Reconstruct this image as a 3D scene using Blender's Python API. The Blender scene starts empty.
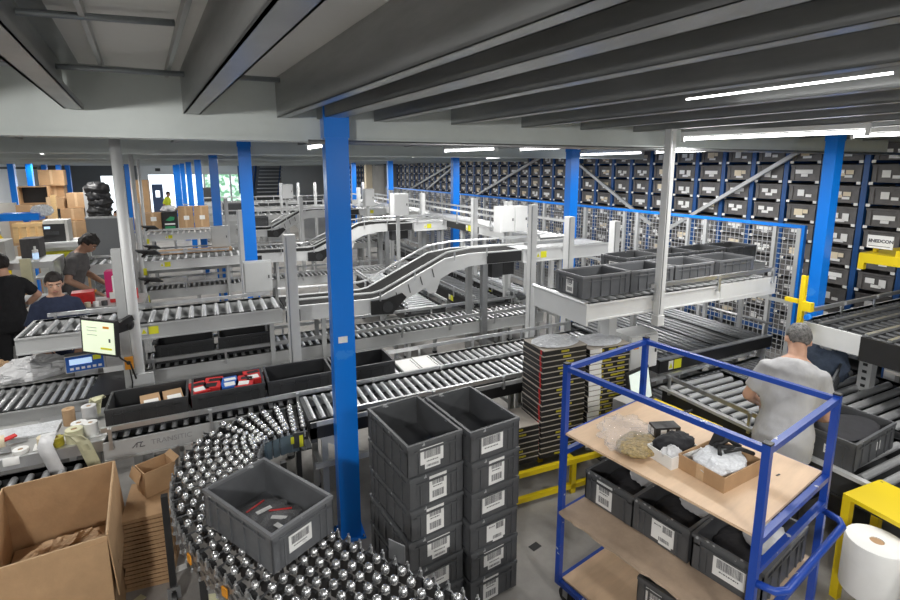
import bpy, math, random
from mathutils import Vector, Matrix, noise
random.seed(7)
S = bpy.context.scene
C = S.collection
PI = math.pi
V = Vector

# ------------------------------------------------------------------ materials
def mat(name, col, rough=0.5, metal=0.0, var=0.0, scale=8.0, bump=0.0, bscale=60.0, alpha=1.0, trans=0.0, stretch=None, spec=None, coord='Object'):
    m = bpy.data.materials.new(name); m.use_nodes = True
    nt = m.node_tree; b = nt.nodes['Principled BSDF']
    b.inputs['Base Color'].default_value = (*col, 1); b.inputs['Roughness'].default_value = rough
    b.inputs['Metallic'].default_value = metal
    if spec is not None: b.inputs['Specular IOR Level'].default_value = spec
    if alpha < 1: b.inputs['Alpha'].default_value = alpha
    if trans: b.inputs['Transmission Weight'].default_value = trans
    tc = nt.nodes.new('ShaderNodeTexCoord')
    src = tc.outputs[coord]
    if stretch:
        mp = nt.nodes.new('ShaderNodeMapping'); mp.inputs['Scale'].default_value = stretch
        nt.links.new(src, mp.inputs['Vector']); src = mp.outputs['Vector']
    if var:
        n = nt.nodes.new('ShaderNodeTexNoise'); n.inputs['Scale'].default_value = scale; n.inputs['Detail'].default_value = 6
        n.inputs['Roughness'].default_value = 0.65
        nt.links.new(src, n.inputs['Vector'])
        r = nt.nodes.new('ShaderNodeValToRGB')
        r.color_ramp.elements[0].position = 0.3; r.color_ramp.elements[1].position = 0.72
        r.color_ramp.elements[0].color = (*[max(0, c * (1 - var)) for c in col], 1)
        r.color_ramp.elements[1].color = (*[min(1, c * (1 + var)) for c in col], 1)
        nt.links.new(n.outputs['Fac'], r.inputs['Fac']); nt.links.new(r.outputs['Color'], b.inputs['Base Color'])
    if bump:
        n2 = nt.nodes.new('ShaderNodeTexNoise'); n2.inputs['Scale'].default_value = bscale; n2.inputs['Detail'].default_value = 4
        nt.links.new(src, n2.inputs['Vector'])
        bp = nt.nodes.new('ShaderNodeBump'); bp.inputs['Strength'].default_value = bump; bp.inputs['Distance'].default_value = 0.02
        nt.links.new(n2.outputs['Fac'], bp.inputs['Height']); nt.links.new(bp.outputs['Normal'], b.inputs['Normal'])
    return m
def emis(name, col, st):
    m = bpy.data.materials.new(name); m.use_nodes = True
    b = m.node_tree.nodes['Principled BSDF']
    b.inputs['Base Color'].default_value = (*col, 1)
    b.inputs['Emission Color'].default_value = (*col, 1); b.inputs['Emission Strength'].default_value = st
    return m
def chipped(name, col, under, thr=0.70, scale=9.0, rough=0.35):
    m = mat(name, col, rough)
    nt = m.node_tree; b = nt.nodes['Principled BSDF']
    tc = [n for n in nt.nodes if n.type == 'TEX_COORD'][0]
    n = nt.nodes.new('ShaderNodeTexNoise'); n.inputs['Scale'].default_value = scale; n.inputs['Detail'].default_value = 8
    nt.links.new(tc.outputs['Object'], n.inputs['Vector'])
    r = nt.nodes.new('ShaderNodeValToRGB'); r.color_ramp.interpolation = 'CONSTANT'
    r.color_ramp.elements[0].color = (*col, 1); r.color_ramp.elements[1].color = (*under, 1); r.color_ramp.elements[1].position = thr
    nt.links.new(n.outputs['Fac'], r.inputs['Fac']); nt.links.new(r.outputs['Color'], b.inputs['Base Color'])
    return m

M = {}
M['floor'] = mat('concrete floor', (0.34, 0.325, 0.305), 0.55, 0, 0.28, 1.6, 0.15, 30, coord='Object')
M['ceil'] = mat('deck underside', (0.23, 0.23, 0.228), 0.5, 0, 0.08, 0.8)
M['beam'] = mat('galvanised beam', (0.42, 0.43, 0.43), 0.33, 0.65, 0.12, 2.5, stretch=(1, 1, 6))
M['beamlight'] = mat('pale steel beam', (0.66, 0.71, 0.69), 0.42, 0.1, 0.08, 1.5)
M['pipe'] = mat('grey pipe', (0.33, 0.36, 0.38), 0.35, 0.6)
M['blue'] = chipped('blue column paint', (0.003, 0.20, 0.78), (0.03, 0.25, 0.80), 0.62, 2.2, 0.30)
M['bluedark'] = mat('blue rack paint', (0.012, 0.075, 0.25), 0.4, 0, 0.15, 4)
M['cart'] = chipped('chipped blue paint', (0.012, 0.06, 0.36), (0.55, 0.56, 0.58), 0.69, 14, 0.35)
M['white'] = mat('white painted steel', (0.69, 0.70, 0.70), 0.42, 0, 0.05, 3)
M['frame'] = mat('light grey powder coat', (0.52, 0.53, 0.53), 0.42, 0.15, 0.07, 3)
M['alu'] = mat('brushed aluminium', (0.66, 0.67, 0.68), 0.34, 0.85, 0.06, 5)
M['zinc'] = mat('zinc roller', (0.66, 0.67, 0.68), 0.33, 0.6, 0.05, 30)
M['zincdark'] = mat('dull zinc roller', (0.30, 0.31, 0.32), 0.35, 0.8, 0.1, 20)
M['chrome'] = mat('polished wheel', (0.80, 0.81, 0.82), 0.25, 0.9)
M['steel'] = mat('plain steel', (0.42, 0.43, 0.44), 0.35, 0.85, 0.12, 12)
M['black'] = mat('black plastic', (0.018, 0.018, 0.019), 0.45, 0, 0.2, 8)
M['belt'] = mat('black rubber belt', (0.022, 0.022, 0.022), 0.9, 0, 0.25, 10, spec=.15)
M['mesh'] = mat('galvanised mesh wire', (0.50, 0.51, 0.52), 0.5, 0.3)
M['grey'] = mat('grey lettering', (0.30, 0.30, 0.31), 0.6)
M['panel'] = mat('pale deck panel', (0.80, 0.80, 0.78), 0.45, 0, 0.06, 0.8)
M['dark'] = mat('dark steel', (0.055, 0.057, 0.06), 0.5, 0.3, 0.2, 6)
M['crate'] = mat('anthracite crate plastic', (0.085, 0.088, 0.093), 0.42, 0, 0.16, 6, 0.03, 120)
M['cratelight'] = mat('grey crate plastic', (0.115, 0.12, 0.128), 0.42, 0, 0.16, 5, 0.03, 120)
M['crateblack'] = mat('black crate plastic', (0.035, 0.036, 0.038), 0.42, 0, 0.18, 6)
M['bin'] = mat('rack bin plastic', (0.125, 0.118, 0.115), 0.5, 0, 0.25, 5)
M['scuff'] = mat('scuffed rim', (0.30, 0.31, 0.32), 0.5, 0, 0.4, 20)
M['paper'] = mat('white label paper', (0.86, 0.86, 0.84), 0.6, 0, 0.05, 6)
M['ink'] = mat('label ink', (0.10, 0.10, 0.11), 0.6)
M['cream'] = mat('cream label paper', (0.78, 0.68, 0.50), 0.6, 0, 0.06, 6)
M['card'] = mat('corrugated cardboard', (0.46, 0.29, 0.155), 0.75, 0, 0.10, 7, 0.1, 25)
M['cardin'] = mat('cardboard edge', (0.60, 0.42, 0.25), 0.8, 0, 0.1, 30)
M['kraft'] = mat('kraft paper', (0.50, 0.33, 0.19), 0.7, 0, 0.12, 6, 0.4, 12)
M['ply'] = mat('plywood board', (0.70, 0.50, 0.33), 0.5, 0, 0.09, 3, stretch=(1, 6, 1))
M['plydark'] = mat('grubby plywood', (0.44, 0.33, 0.24), 0.6, 0, 0.22, 4)
M['yellow'] = chipped('yellow paint', (0.83, 0.62, 0.01), (0.25, 0.2, 0.05), 0.70, 12, 0.4)
M['sticker'] = mat('warning yellow', (0.80, 0.78, 0.03), 0.5)
M['bench'] = mat('bench laminate', (0.42, 0.42, 0.41), 0.4, 0, 0.15, 5)
M['skin'] = mat('skin', (0.62, 0.36, 0.25), 0.5, 0, 0.08, 10)
M['skindark'] = mat('darker skin', (0.36, 0.20, 0.13), 0.5, 0, 0.08, 10)
M['hairgrey'] = mat('greying hair', (0.15, 0.145, 0.14), 0.7, 0, 0.8, 45, 0.6, 90)
M['hair'] = mat('dark hair', (0.018, 0.013, 0.011), 0.6, 0, 0.4, 60, 0.6, 90)
M['tgrey'] = mat('grey marl cotton', (0.50, 0.50, 0.51), 0.9, 0, 0.06, 12, 0.9, 9, stretch=(1, 1, .28))
M['slate'] = mat('slate coated steel', (0.13, 0.18, 0.21), 0.5, 0.2, 0.15, 8)
M['tblack'] = mat('black cotton', (0.012, 0.012, 0.014), 0.9, 0, 0.2, 20, 0.25, 14)
M['tnavy'] = mat('navy cotton', (0.02, 0.028, 0.06), 0.9, 0, 0.2, 20, 0.2, 14)
M['tshade'] = mat('charcoal cotton', (0.09, 0.085, 0.085), 0.9, 0, 0.2, 20, 0.2, 14)
M['trouser'] = mat('dark trouser cloth', (0.05, 0.045, 0.045), 0.9, 0, 0.2, 20)
M['eye'] = mat('eye white', (0.8, 0.78, 0.75), 0.3)
M['lip'] = mat('lips', (0.42, 0.18, 0.14), 0.5)
M['vest'] = mat('hi-vis yellow cloth', (0.75, 0.85, 0.05), 0.8)
M['clear'] = mat('clear wrap', (0.85, 0.86, 0.88), 0.18, 0, alpha=0.14)
M['wrap'] = mat('milky bubble wrap', (0.75, 0.77, 0.80), 0.3, 0, 0.15, 25, 0.8, 40)
M['bag'] = mat('white plastic bag', (0.70, 0.70, 0.71), 0.4, 0, 0.1, 8, 0.5, 12)
M['dustbag'] = mat('garment in polybag', (0.33, 0.24, 0.10), 0.3, 0, 0.7, 55, 0.9, 45)
M['clearbag'] = mat('crinkled clear film', (0.85, 0.86, 0.88), 0.12, 0, 0.1, 20, 0.9, 22, alpha=0.17)
M['blackcloth'] = mat('folded black garment', (0.02, 0.02, 0.024), 0.8, 0, 0.3, 12, 0.4, 15)
M['red'] = mat('red print', (0.62, 0.03, 0.03), 0.45, 0, 0.15, 12)
M['bluep'] = mat('blue print', (0.02, 0.12, 0.48), 0.45, 0, 0.1, 12)
M['pink'] = mat('magenta plastic', (0.60, 0.02, 0.16), 0.45)
M['liner'] = mat('yellowed backing paper', (0.68, 0.66, 0.44), 0.4, 0, 0.1, 9)
M['wall'] = mat('white hall wall', (0.80, 0.81, 0.82), 0.6, 0, 0.05, 0.8)
M['walldark'] = mat('grey hall wall', (0.17, 0.18, 0.19), 0.6, 0, 0.08, 0.8)
M['concrete'] = mat('concrete panel', (0.40, 0.39, 0.37), 0.7, 0, 0.1, 2)
M['navydoor'] = mat('slate blue door', (0.10, 0.15, 0.28), 0.5)
M['wood'] = mat('pine wood', (0.62, 0.42, 0.2), 0.6, 0, 0.12, 5, stretch=(1, 1, 8))
M['beige'] = mat('computer beige', (0.52, 0.51, 0.48), 0.5, 0, 0.06, 5)
M['green'] = mat('green print', (0.03, 0.30, 0.12), 0.5)
M['navyjacket'] = mat('slate blue jacket cloth', (0.13, 0.17, 0.25), 0.9, 0, 0.3, 10, 0.5, 10)
M['orange'] = mat('orange plastic', (0.75, 0.30, 0.02), 0.45)
M['tubeglow'] = emis('fluorescent tube', (1.0, 1.0, 0.98), 6)
M['sky'] = emis('daylight outside', (0.86, 0.95, 1.0), 1.5)
M['screen'] = emis('lit screen', (0.72, 0.80, 0.60), 0.42)
M['lcd'] = emis('lit display', (0.45, 0.62, 0.85), 0.6)
M['screenpale'] = emis('pale lit screen', (0.62, 0.70, 0.66), 0.45)
def treemat():
    m = mat('garden seen through glass', (0.3, 0.5, 0.3), 0.6)
    nt = m.node_tree; b = nt.nodes['Principled BSDF']
    n = nt.nodes.new('ShaderNodeTexNoise'); n.inputs['Scale'].default_value = 3.5; n.inputs['Detail'].default_value = 6
    tc = [q for q in nt.nodes if q.type == 'TEX_COORD'][0]; nt.links.new(tc.outputs['Object'], n.inputs['Vector'])
    r = nt.nodes.new('ShaderNodeValToRGB'); e = r.color_ramp.elements
    e[0].position = .42; e[0].color = (.10, .28, .16, 1); e[1].position = .6; e[1].color = (.9, 1, 1, 1)
    nt.links.new(n.outputs['Fac'], r.inputs['Fac']); nt.links.new(r.outputs['Color'], b.inputs['Emission Color'])
    b.inputs['Emission Strength'].default_value = 1.2
    return m
M['garden'] = treemat()

# ------------------------------------------------------------------ mesh helpers
class MB:
    def __init__(s): s.v = []; s.f = []; s.mi = []
    def add(s, vs, fs, mi=0):
        o = len(s.v); s.v += [tuple(p) for p in vs]
        s.f += [tuple(i + o for i in f) for f in fs]; s.mi += [mi] * len(fs); return s
    def box(s, lo, hi, mi=0):
        x0, y0, z0 = lo; x1, y1, z1 = hi
        return s.add([(x0,y0,z0),(x1,y0,z0),(x1,y1,z0),(x0,y1,z0),(x0,y0,z1),(x1,y0,z1),(x1,y1,z1),(x0,y1,z1)],
                     [(0,3,2,1),(4,5,6,7),(0,1,5,4),(1,2,6,5),(2,3,7,6),(3,0,4,7)], mi)
    def cbox(s, c, d, mi=0, R=None):
        hx, hy, hz = d[0]/2, d[1]/2, d[2]/2; c = V(c)
        vs = [V(p) for p in ((-hx,-hy,-hz),(hx,-hy,-hz),(hx,hy,-hz),(-hx,hy,-hz),(-hx,-hy,hz),(hx,-hy,hz),(hx,hy,hz),(-hx,hy,hz))]
        if R is not None: vs = [R @ p for p in vs]
        return s.add([p + c for p in vs], [(0,3,2,1),(4,5,6,7),(0,1,5,4),(1,2,6,5),(2,3,7,6),(3,0,4,7)], mi)
    def bar(s, a, b, w, h, mi=0, up=(0,0,1)):
        a = V(a); b = V(b); d = (b - a).normalized(); u = V(up)
        if abs(d.dot(u)) > .98: u = V((0, 1, 0))
        x = d.cross(u).normalized(); u = x.cross(d)
        vs = [p + x*sx*w/2 + u*sy*h/2 for p in (a, b) for sx, sy in ((-1,-1),(1,-1),(1,1),(-1,1))]
        return s.add(vs, [(0,3,2,1),(4,5,6,7),(0,1,5,4),(1,2,6,5),(2,3,7,6),(3,0,4,7)], mi)
    def cyl(s, a, b, r, n=10, r2=None, mi=0):
        a = V(a); b = V(b); d = (b - a).normalized(); u = V((0,0,1)) if abs(d.z) < .95 else V((1,0,0))
        x = d.cross(u).normalized(); y = d.cross(x); r2 = r if r2 is None else r2
        vs = [p + (x*math.cos(2*PI*k/n) + y*math.sin(2*PI*k/n))*q for p, q in ((a, r), (b, r2)) for k in range(n)]
        fs = [(k, (k+1) % n, n+(k+1) % n, n+k) for k in range(n)] + [tuple(range(n-1, -1, -1)), tuple(range(n, 2*n))]
        return s.add(vs, fs, mi)
    def tube(s, pts, r, n=8, mi=0):
        pts = [V(p) for p in pts]; rs = r if isinstance(r, (list, tuple)) else [r]*len(pts)
        vs = []; prev = None
        for i, p in enumerate(pts):
            d = (pts[min(i+1, len(pts)-1)] - pts[max(i-1, 0)]).normalized()
            if prev is None:
                u = V((0,0,1)) if abs(d.z) < .9 else V((1,0,0)); x = d.cross(u).normalized()
            else:
                x = (prev - d*prev.dot(d)).normalized()
            prev = x; y = d.cross(x)
            vs += [p + (x*math.cos(2*PI*k/n) + y*math.sin(2*PI*k/n))*rs[i] for k in range(n)]
        fs = [(i*n+k, i*n+(k+1) % n, (i+1)*n+(k+1) % n, (i+1)*n+k) for i in range(len(pts)-1) for k in range(n)]
        fs += [tuple(range(n-1, -1, -1)), tuple(range((len(pts)-1)*n, len(pts)*n))]
        return s.add(vs, fs, mi)
    def rings(s, rs, mi=0):
        """closed loft through rings of equal vertex count"""
        n = len(rs[0]); vs = [p for r in rs for p in r]
        fs = [(i*n+k, i*n+(k+1) % n, (i+1)*n+(k+1) % n, (i+1)*n+k) for i in range(len(rs)-1) for k in range(n)]
        fs += [tuple(range(n-1, -1, -1)), tuple(range((len(rs)-1)*n, len(rs)*n))]
        return s.add(vs, fs, mi)
    def ell(s, c, r, R=None, nu=14, nv=9, mi=0):
        c = V(c); vs = []
        for j in range(1, nv):
            t = PI*j/nv
            for k in range(nu):
                p = V((r[0]*math.sin(t)*math.cos(2*PI*k/nu), r[1]*math.sin(t)*math.sin(2*PI*k/nu), r[2]*math.cos(t)))
                vs.append(c + (R @ p if R is not None else p))
        t_ = V((0,0,r[2])); b_ = V((0,0,-r[2]))
        vs += [c + (R @ t_ if R is not None else t_), c + (R @ b_ if R is not None else b_)]
        nr = nv - 1; fs = [((j)*nu+k, (j+1)*nu+k, (j+1)*nu+(k+1) % nu, j*nu+(k+1) % nu) for j in range(nr-1) for k in range(nu)]
        fs += [(nr*nu, k, (k+1) % nu) for k in range(nu)] + [(nr*nu+1, (nr-1)*nu+(k+1) % nu, (nr-1)*nu+k) for k in range(nu)]
        return s.add(vs, fs, mi)
    def prism(s, pts, lo, hi, axis='y', mi=0):
        """extrude a 2D polygon; axis y: pts are (x,z); axis z: pts are (x,y); axis x: (y,z)"""
        f = {'y': lambda p, t: (p[0], t, p[1]), 'z': lambda p, t: (p[0], p[1], t), 'x': lambda p, t: (t, p[0], p[1])}[axis]
        n = len(pts); vs = [f(p, lo) for p in pts] + [f(p, hi) for p in pts]
        fs = [(k, (k+1) % n, n+(k+1) % n, n+k) for k in range(n)] + [tuple(range(n-1, -1, -1)), tuple(range(n, 2*n))]
        return s.add(vs, fs, mi)
    def mesh(s, name, mats, smooth=False):
        me = bpy.data.meshes.new(name); me.from_pydata(s.v, [], s.f)
        for m in (mats if isinstance(mats, (list, tuple)) else [mats]): me.materials.append(M[m])
        if any(s.mi): me.polygons.foreach_set('material_index', s.mi)
        if smooth: me.polygons.foreach_set('use_smooth', [True]*len(s.f))
        me.update()
        return me
    def build(s, name, mats, parent=None, world=False, smooth=False, loc=None, rot=None):
        if world and parent is not None:
            o = parent.location; s.v = [(p[0]-o.x, p[1]-o.y, p[2]-o.z) for p in s.v]
        return inst(name, s.mesh(name, mats, smooth), parent, loc, rot)
    def recalc(s): return s
def inst(name, me, parent=None, loc=None, rot=None):
    o = bpy.data.objects.new(name, me); C.objects.link(o)
    if parent is not None: o.parent = parent
    if loc is not None: o.location = loc
    if rot is not None: o.rotation_euler = rot
    return o
def tag(o, label, cat, group=None, kind=None):
    o['label'] = label; o['category'] = cat
    if group: o['group'] = group
    if kind: o['kind'] = kind
    return o
def thing(name, label, cat, loc=(0,0,0), rz=0.0, group=None, kind=None):
    o = bpy.data.objects.new(name, None); C.objects.link(o); o.empty_display_size = .1
    o.location = loc; o.rotation_euler = (0, 0, math.radians(rz))
    return tag(o, label, cat, group, kind)
def struct(name, mb, mats, **k):
    o = mb.build(name, mats, **k); o['kind'] = 'structure'; return o
def dup(root, loc, rz=None, label=None, group=None):
    def cp(o, parent):
        c = o.copy(); C.objects.link(c); c.parent = parent
        for ch in kids.get(o.name, ()): cp(ch, c)
        return c
    kids = {}
    stack = [root]
    while stack:
        o = stack.pop(); kids[o.name] = list(o.children); stack += kids[o.name]
    r = cp(root, None); r.location = loc
    if rz is not None: r.rotation_euler = (0, 0, math.radians(rz))
    if label: r['label'] = label
    if group: r['group'] = group
    return r
def Rz(a): return Matrix.Rotation(math.radians(a), 3, 'Z')
def Rx(a): return Matrix.Rotation(math.radians(a), 3, 'X')
def Ry(a): return Matrix.Rotation(math.radians(a), 3, 'Y')
def bevel(o, w=.004, seg=2):
    b = o.modifiers.new('bevel', 'BEVEL'); b.width = w; b.segments = seg; b.limit_method = 'ANGLE'; return o
ORD = ['first','second','third','fourth','fifth','sixth','seventh','eighth','ninth','tenth','eleventh','twelfth','thirteenth','fourteenth','fifteenth','sixteenth','seventeenth','eighteenth','nineteenth','twentieth']
TENS = ['', '', 'twenty', 'thirty', 'forty', 'fifty']
def ordinal(k):   # 1-based
    if k <= 20: return ORD[k-1]
    t, u = divmod(k, 10)
    if u == 0: return {3: 'thirtieth', 4: 'fortieth', 5: 'fiftieth'}[t]
    return TENS[t] + '-' + ORD[u-1]

# ------------------------------------------------------------------ camera (a hand-held wide view from a raised platform)
CAM = V((0, 0, 3.0)); YAW = math.radians(26); PITCH = math.atan(86/505)
cam = bpy.data.objects.new('camera', bpy.data.cameras.new('camera')); C.objects.link(cam)
cam.location = CAM; cam.rotation_euler = (PI/2 - PITCH, 0, -YAW)
cam.data.sensor_width = 36; cam.data.lens = 505/900*36; cam.data.shift_y = -45/900; cam.data.clip_start = .05; cam.data.clip_end = 200
S.camera = cam

# ------------------------------------------------------------------ the hall
H = 3.64          # deck underside
BX0, BX1, BY0, BY1 = -9.0, 12.0, -4.0, 40.0
struct('floor', MB().box((BX0, BY0, -.2), (BX1, BY1, 0)), 'floor')
struct('ceiling', MB().box((BX0, BY0, H), (BX1, BY1, H+.15)), 'ceil')
struct('ceiling_panel', MB().box((-2.45, -3.9, H-.012), (.88, 3.86, H)), 'panel')
for n_, x_ in enumerate((-.50, -.16)):
    struct('trim_%d' % (n_+2), MB().add([(x_+.62,-3.0,H-.06),(x_+.64,-3.0,H-.06),(x_+.02,3.84,H-.06),(x_,3.84,H-.06),(x_+.62,-3.0,H-.012),(x_+.64,-3.0,H-.012),(x_+.02,3.84,H-.012),(x_,3.84,H-.012)],[(0,3,2,1),(4,5,6,7),(0,1,5,4),(1,2,6,5),(2,3,7,6),(3,0,4,7)]), 'beam')
struct('wall_left', MB().box((BX0-.2, BY0, 0), (BX0, BY1, H)), 'wall')
struct('wall_right', MB().box((BX1, BY0, 0), (BX1+.2, BY1, H)), 'walldark')
struct('wall_rear', MB().box((BX0, BY0-.2, 0), (BX1, BY0, H)), 'walldark')
# far wall: grey part on the one side, white panels with a glazed front on the other
w = MB(); w.box((BX0, BY1, 0), (-5.9, BY1+.2, H)); w.box((-5.9, BY1, 2.55), (-5.0, BY1+.2, H)); w.box((-5.0, BY1, 0), (-3.6, BY1+.2, H))
struct('wall_far', w, 'walldark')
w = MB(); w.box((-3.6, BY1, 2.62), (3.3, BY1+.2, H)); w.box((-3.6, BY1, 0), (-3.2, BY1+.2, 2.62)); w.box((3.3, BY1, 0), (BX1, BY1+.2, H))
for x in (-1.55, .2, 1.9): w.box((x-.06, BY1, 0), (x+.06, BY1+.2, 2.62))
w.box((-2.0, BY1-.03, 2.62), (-1.97, BY1, H)); w.box((.6, BY1-.03, 2.62), (.63, BY1, H))
struct('wall_back', w, 'wall')
k = 1
for x0, x1, z0, z1, m in ((-5.9,-5.0,0,2.55,'sky'), (-3.2,-1.61,0,2.62,'sky'), (-1.49,.14,0,2.62,'sky'), (.26,1.84,.6,2.62,'garden'), (1.96,3.3,.6,2.62,'garden')):
    o = struct('window_%d' % k, MB().box((x0, BY1+.12, z0), (x1, BY1+.14, z1)), m); k += 1
w = MB()
for x in (.2, 3.3): pass
struct('trim_1', MB().box((.26, BY1, 0), (3.3, BY1+.1, .6)), 'wall')
d = struct('door_1', MB().box((-3.05, BY1-.06, 0), (-2.4, BY1-.01, 1.98)), 'navydoor')
MB().box((-2.85, BY1-.075, 1.1), (-2.6, BY1-.06, 1.55)).build('door_window', 'sky', d)
MB().box((-2.5, BY1-.11, .95), (-2.46, BY1-.06, 1.05)).build('door_handle', 'steel', d)
tag(MB().box((-2.75, BY1-.05, 2.85), (-2.45, BY1-.01, 3.05)).build('exit_sign', 'dark'), 'small dark sign panel on the white far wall above the blue door', 'sign')
tag(MB().box((-8.998, 12, 3.0), (-8.9, 39, 3.1)).build('cable_tray', 'dark'), 'dark cable tray running along the white wall behind the carton pile', 'cable tray')

# beams and joists
bi = 0
def hbeam(y, x0, x1, zb, zt, t=.16):
    a = MB(); sl = math.tan(math.radians(-2))
    f = lambda x: y + (x-.9)*sl
    for (z0, z1, tt) in ((zb, zb+.025, t*1.25), (zb+.025, zt, t)):
        a.add([(x0,f(x0)-tt/2,z0),(x1,f(x1)-tt/2,z0),(x1,f(x1)+tt/2,z0),(x0,f(x0)+tt/2,z0),(x0,f(x0)-tt/2,z1),(x1,f(x1)-tt/2,z1),(x1,f(x1)+tt/2,z1),(x0,f(x0)+tt/2,z1)],
              [(0,3,2,1),(4,5,6,7),(0,1,5,4),(1,2,6,5),(2,3,7,6),(3,0,4,7)])
    return a
for i in range(9):
    y = 3.98 + 4.2*i
    o = struct('ceiling_beam' if i == 0 else 'ceiling_beam.%03d' % i, hbeam(y, BX0, 8.3, 3.2, H), 'beamlight')
js = math.tan(math.radians(5.2))
def joist(x, y0, y1, zb=3.36, w=.09, yr=3.6, lip=True):
    a = MB(); g = lambda y: x - (y-yr)*js
    def slab(dx0, dx1, z0, z1):
        a.add([(g(y0)+dx0,y0,z0),(g(y0)+dx1,y0,z0),(g(y1)+dx1,y1,z0),(g(y1)+dx0,y1,z0),(g(y0)+dx0,y0,z1),(g(y0)+dx1,y0,z1),(g(y1)+dx1,y1,z1),(g(y1)+dx0,y1,z1)],
              [(0,3,2,1),(4,5,6,7),(0,1,5,4),(1,2,6,5),(2,3,7,6),(3,0,4,7)])
    slab(-w/2, w/2, zb, zb+.012); slab(-w/2, -w/2+.012, zb, H); slab(-w/2, w/2, H-.015, H)
    if lip: slab(w/2-.008, w/2, zb, zb+.03)
    return a
nj = 0
def add_joist(*a, **k):
    global nj
    struct('ceiling_joist' if nj == 0 else 'ceiling_joist.%03d' % nj, joist(*a, **k), 'beam'); nj += 1
add_joist(-.64, -3.9, 3.86, w=.10); add_joist(.0, -3.9, 3.86, w=.10); add_joist(.58, -3.9, 3.86, w=.08); add_joist(.89, -3.9, 3.86, w=.14)
for x in (1.30, 1.96, 2.64, 3.28, 3.92, 4.56, 5.2, 5.84, 6.48, 7.12, 7.76, 8.4, 9.04, -1.3, -1.95, -2.6): add_joist(x, -3.9, 3.86)
for i in range(1, 9):
    for x in (-7.5,-5.5,-3.5, -1.7, 0, 1.7, 3.4, 5.1, 6.8, 8.5): add_joist(x - .072*4.2*i, 3.98+4.2*(i-1)+.1, 3.98+4.2*i-.1, yr=4+4.2*i)
# pipes and rods under the deck
def pipe(name, pts, r, label, cat='pipe', m='pipe'):
    return tag(MB().tube(pts, r, 8).build(name, m, smooth=True), label, cat)
pipe('conduit_pipe', [(-3, 2.95, 3.585), (-.05, 2.45, 3.585)], .014, 'thin dark blue-grey pipe crossing under the pale deck near the camera')
pipe('sprinkler_pipe', [(-2.5, 3.72, 3.56), (.50, 3.50, 3.56)], .016, 'thin steel pipe running along the foot of the pale deck panels')
pipe('ceiling_conduit', [(.7, 3.72, 3.19), (4.5, 3.55, 3.19), (9, 3.36, 3.19)], .016, 'thin conduit clipped along the underside of the nearest cross beam', m='steel')
# long diagonal stays under the deck, seen dark against the joists

# ------------------------------------------------------------------ blue columns
ncol = 0
def column(x, y, w, label, cap=True, zt=3.42):
    global ncol
    t = thing('support_column', label, 'column', (x, y, 0), -4, 'blue support columns', kind='structure')
    h = w/2
    a = MB(); a.box((-h,-h,.012),(h,h,zt)); a.build('column_shaft', 'blue', t)
    MB().box((-w*.7,-w*.7,0),(w*.7,w*.7,.012)).build('base_plate', 'blue', t)
    b = MB()
    for sx in (-1,1):
        for sy in (-1,1): b.cyl((sx*w*.6, sy*w*.6, .012),(sx*w*.6, sy*w*.6, .03), .008, 6)
    b.build('anchor_bolt', 'steel', t)
    if cap: MB().box((-h*1.1,-h*1.1,zt-.12),(h*1.1,h*1.1,zt-.02)).build('cap_plate', 'blue', t)
    return t
c1 = column(.90, 3.76, .165, 'tall bright blue steel column standing beside the stacked grey crates', cap=False)
a = MB(); a.box((-.09,-.09,3.22),(.09,.09,3.44)); a.build('cap_plate', 'blue', c1)
a = MB(); a.box((-.045,-.086,1.69),(.025,-.083,1.74)); a.build('inspection_tag', 'paper', c1)
rowtxt = ['second','third','fourth','fifth','sixth','seventh']
for i in range(1, 8):
    column(.92-.074*4.15*i-.05, 3.73+4.15*i-.25, .165, 'blue column, %s in the row leading away behind the nearest blue column' % ORD[i])
for i, (x, y) in enumerate(((6.24,3.22),(6.0,7.3),(5.75,11.5),(5.5,15.7),(5.2,19.9),(5.45,19.9))):
    column(x, y, .125 if i == 0 else .17, ['thick blue column standing before the bin rack beside the yellow post','blue column rising behind the mesh fence in front of the bin rack','second blue column behind the fence, counting away along the rack','third blue column behind the fence, counting away along the rack','one of the paired far blue columns by the concrete panel, nearer the rack end','other of the paired far blue columns by the concrete panel'][i])
for i in range(5):
    column(-6.6, (25.4,27.7,30.1,32.8,34.8)[i], .2, 'blue column before the white side wall, %s behind the carton pile' % ORD[i])
column(-2.86, 26.2, .18, 'blue column standing alone before the dark grey far wall')
M['rim'] = chipped('scuffed crate rim', (0.10, 0.104, 0.11), (0.42, 0.43, 0.44), 0.66, 16, 0.45)
M['rimblack'] = chipped('scuffed black rim', (0.045, 0.046, 0.05), (0.40, 0.41, 0.42), 0.70, 16, 0.45)
M['rimlight'] = chipped('scuffed grey rim', (0.17, 0.175, 0.185), (0.48, 0.49, 0.5), 0.68, 16, 0.45)
CR = {}
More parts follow.
